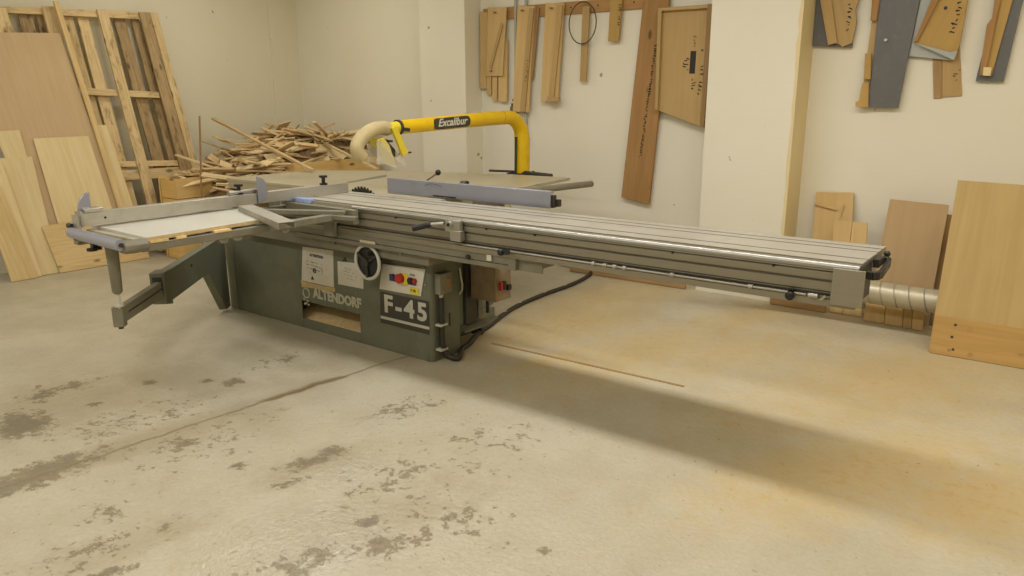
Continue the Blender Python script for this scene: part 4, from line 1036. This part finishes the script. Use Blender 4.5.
# ------------------------------------------------------------------ boards against the back wall, right
def leanb(name, px, yb, zt_, yt, th, mat, label, cat, group=None, floor=True, parent=None):
    """lean on the back wall; px = TL, TR, BR, BL; base line y=yb at the floor, y=yt at height zt_"""
    N_ = V((0, -zt_, yt-yb)).normalized(); P0_ = V((0, yb, 0))
    TL, TR, BR, BL = [onp(*q, P0_, N_) for q in px]
    if floor: BR, BL = ext(TR, BR, .003), ext(TL, BL, .003)
    o = board(name, [TL, TR, BR, BL], th, mat, parent)
    return tag(o, label, cat, group)
j = leanb('fibreboard_sheet', [(816, 192), (853.7, 192.5), (851, 250), (811, 250)], 5.66, .83, 5.82, .014, 'jig_light', 'tan panel with a diagonal strip leaning on the back wall, right of the pillar', 'wood panel')
p = [ony(*q, 5.80) for q in ((815.5, 202.5), (838, 208.5), (837.5, 210.5), (815.5, 204.5))]; board('diagonal_strip', p, .008, 'jig_light', j, lift=.02)
p = [ony(*q, 5.80) for q in ((843.5, 204), (845, 204), (840, 222), (838.5, 222))]; board('upright_strip', p, .008, 'jig_light', j, lift=.02)
leanb('fibreboard_offcut', [(833.5, 221), (852, 221.5), (841.8, 318.5), (829, 317.6)], 5.50, .62, 5.64, .016, 'jig_light', 'left one of two short pale boards leaning beneath the carriage end', 'wood board')
leanb('fibreboard_offcut', [(852.5, 221.5), (867.5, 223), (861.5, 319.3), (842.3, 318.6)], 5.495, .62, 5.64, .016, 'jig_light', 'right one of two short pale boards leaning beneath the carriage end', 'wood board')
leanb('fibreboard_sheet', [(890, 199), (949, 205), (932.7, 292), (872, 290)], 5.52, .80, 5.70, .012, 'mdf', 'brown fibreboard sheet leaning on the back wall behind the foil duct', 'fibreboard sheet')
leanb('fibreboard_sheet', [(946, 214), (953, 215), (938, 330), (928, 330)], 5.56, .80, 5.78, .012, 'stripwood', 'narrow brown board edge between the fibreboard sheet and the large plywood', 'wood board')
xs_ = [864, 884.5, 902.5, 911.5, 923]; nm = ['leftmost, widest of the short planks standing under the foil duct', 'second from left of the short planks standing under the foil duct', 'narrow plank, third from left of those under the foil duct', 'rightmost of the short planks standing under the foil duct']
for k in range(4):
    yb_ = 5.42-.012*k
    a, b = xs_[k], xs_[k+1]-.6
    f_ = lambda x: 319.5+(x-864)*.235
    leanb('short_plank', [(a+2.5, 289+(a-864)*.16), (b+2.5, 289+(b-864)*.16), (b, f_(b)), (a, f_(a))], yb_, .3, yb_+.05, .018, ['jig_light', 'jig_light', 'jig', 'jig_light'][k], nm[k], 'wood plank')
# low dark boards at the foot of the wall
tag(board('floor_board', [(-3.5, 5.50, .005), (-2.40, 5.50, .005), (-2.40, 5.52, .085), (-3.5, 5.52, .085)], .02, 'stripwood'), 'dark brown board on edge along the pillar foot, seen under the carriage', 'wood board')
tag(board('floor_board', [(-1.70, 5.46, .005), (-1.30, 5.46, .005), (-1.30, 5.48, .16), (-1.70, 5.48, .16)], .018, 'stripwood'), 'dark brown board on edge left of the two short pale boards', 'wood board')
# large plywood and pine board in front of it
leanb('plywood_sheet', [(958, 180), (1052, 187), (1052, 340), (934.6, 314.6)], 4.955, 1.0, 5.33, .018, 'ply_right', 'large plywood sheet leaning at the right edge behind a low pine board', 'plywood sheet')
j = leanb('pine_board', [(935, 315), (1052, 333.5), (1052, 378), (929.3, 353.4)], 4.93, 1.0, 5.305, .022, 'pine_right', 'knotty pine board standing along the foot of the large plywood sheet', 'wood board', floor=True)
N_ = V((0, -1.0, .375)).normalized()
for q in ((955.5, 325), (952, 337), (953, 349.5)):
    p = onp(*q, V((0, 4.93, 0)), N_); obj('screw_hole', G().cyl(p, p+N_*.002, .008, 8), 'black', j)
for q, s_ in (((970, 330), 1.3), ((970, 355), 1.1), ((949, 350), .8)):
    p = onp(*q, V((0, 4.93, 0)), N_); obj('knot', G().cyl(p, p+N_*.001, .013*s_, 12), 'redwood', j)
# foil duct
dp = [V((-2.0, 4.95, .37)), V((-1.85, 5.10, .345)), V((-1.6, 5.2, .30)), V((-1.25, 5.235, .268)), V((-.9, 5.235, .254)), V((-.5, 5.235, .247)), V((-.1, 5.24, .24))]
dpath = smooth_path(dp, 14); rr = [.077 for i in range(len(dpath))]
j = empty('foil_duct', (-1.0, 5.235, .17), 'ribbed silver foil duct running behind the carriage end to the large plywood', 'duct')
obj('duct_wall', G().tube(dpath, rr, 24), 'duct', j)
for i in (50, 53, 56, 59, 62, 65, 68, 71, 74, 77):
    if i < len(dpath)-1:
        tdir = (dpath[i+1]-dpath[i-1]).normalized(); obj('spiral_rib', G().ring(dpath[i], tdir+V((0, 0, .25)), .078, .0045, 28, 6), 'alu', j)

# ------------------------------------------------------------------ lights
def area(name, loc, sx, sy, power, color=(1, .985, .94), rot=(0, 0, 0)):
    l = bpy.data.lights.new(name, 'AREA'); l.shape = 'RECTANGLE'; l.size = sx; l.size_y = sy; l.energy = power; l.color = color
    o = bpy.data.objects.new(name, l); COL.objects.link(o); o.location = loc; o.rotation_euler = rot; return o
area('tube_and_fill_light', (-1.7, 3.2, 3.2), 5.0, .3, 90, (1, .99, 1))
area('tube_and_fill_light', (-3.0, -.2, 3.2), 7.5, .4, 118, (1, .99, 1))  # unseen fill row, added to even out the brightness
area('tube_and_fill_light', (-6.1, 4.1, 3.2), .3, 1.5, 21, (1, .95, .84))  # unseen, added to brighten the left wall and make the floor glint
area('tube_and_fill_light', (1.6, 3.6, 3.2), .3, 1.5, 21, (1, .78, .42))  # unseen warm fill, added to tint the right side yellow
wd = bpy.data.worlds.new('world'); S.world = wd; wd.use_nodes = True
wd.node_tree.nodes['Background'].inputs[0].default_value = (1, .9, .7, 1); wd.node_tree.nodes['Background'].inputs[1].default_value = .05
S.view_settings.view_transform = 'Standard'; S.view_settings.look = 'None'; S.view_settings.gamma = 1; S.view_settings.use_curve_mapping = False
S.view_settings.exposure = 0.0
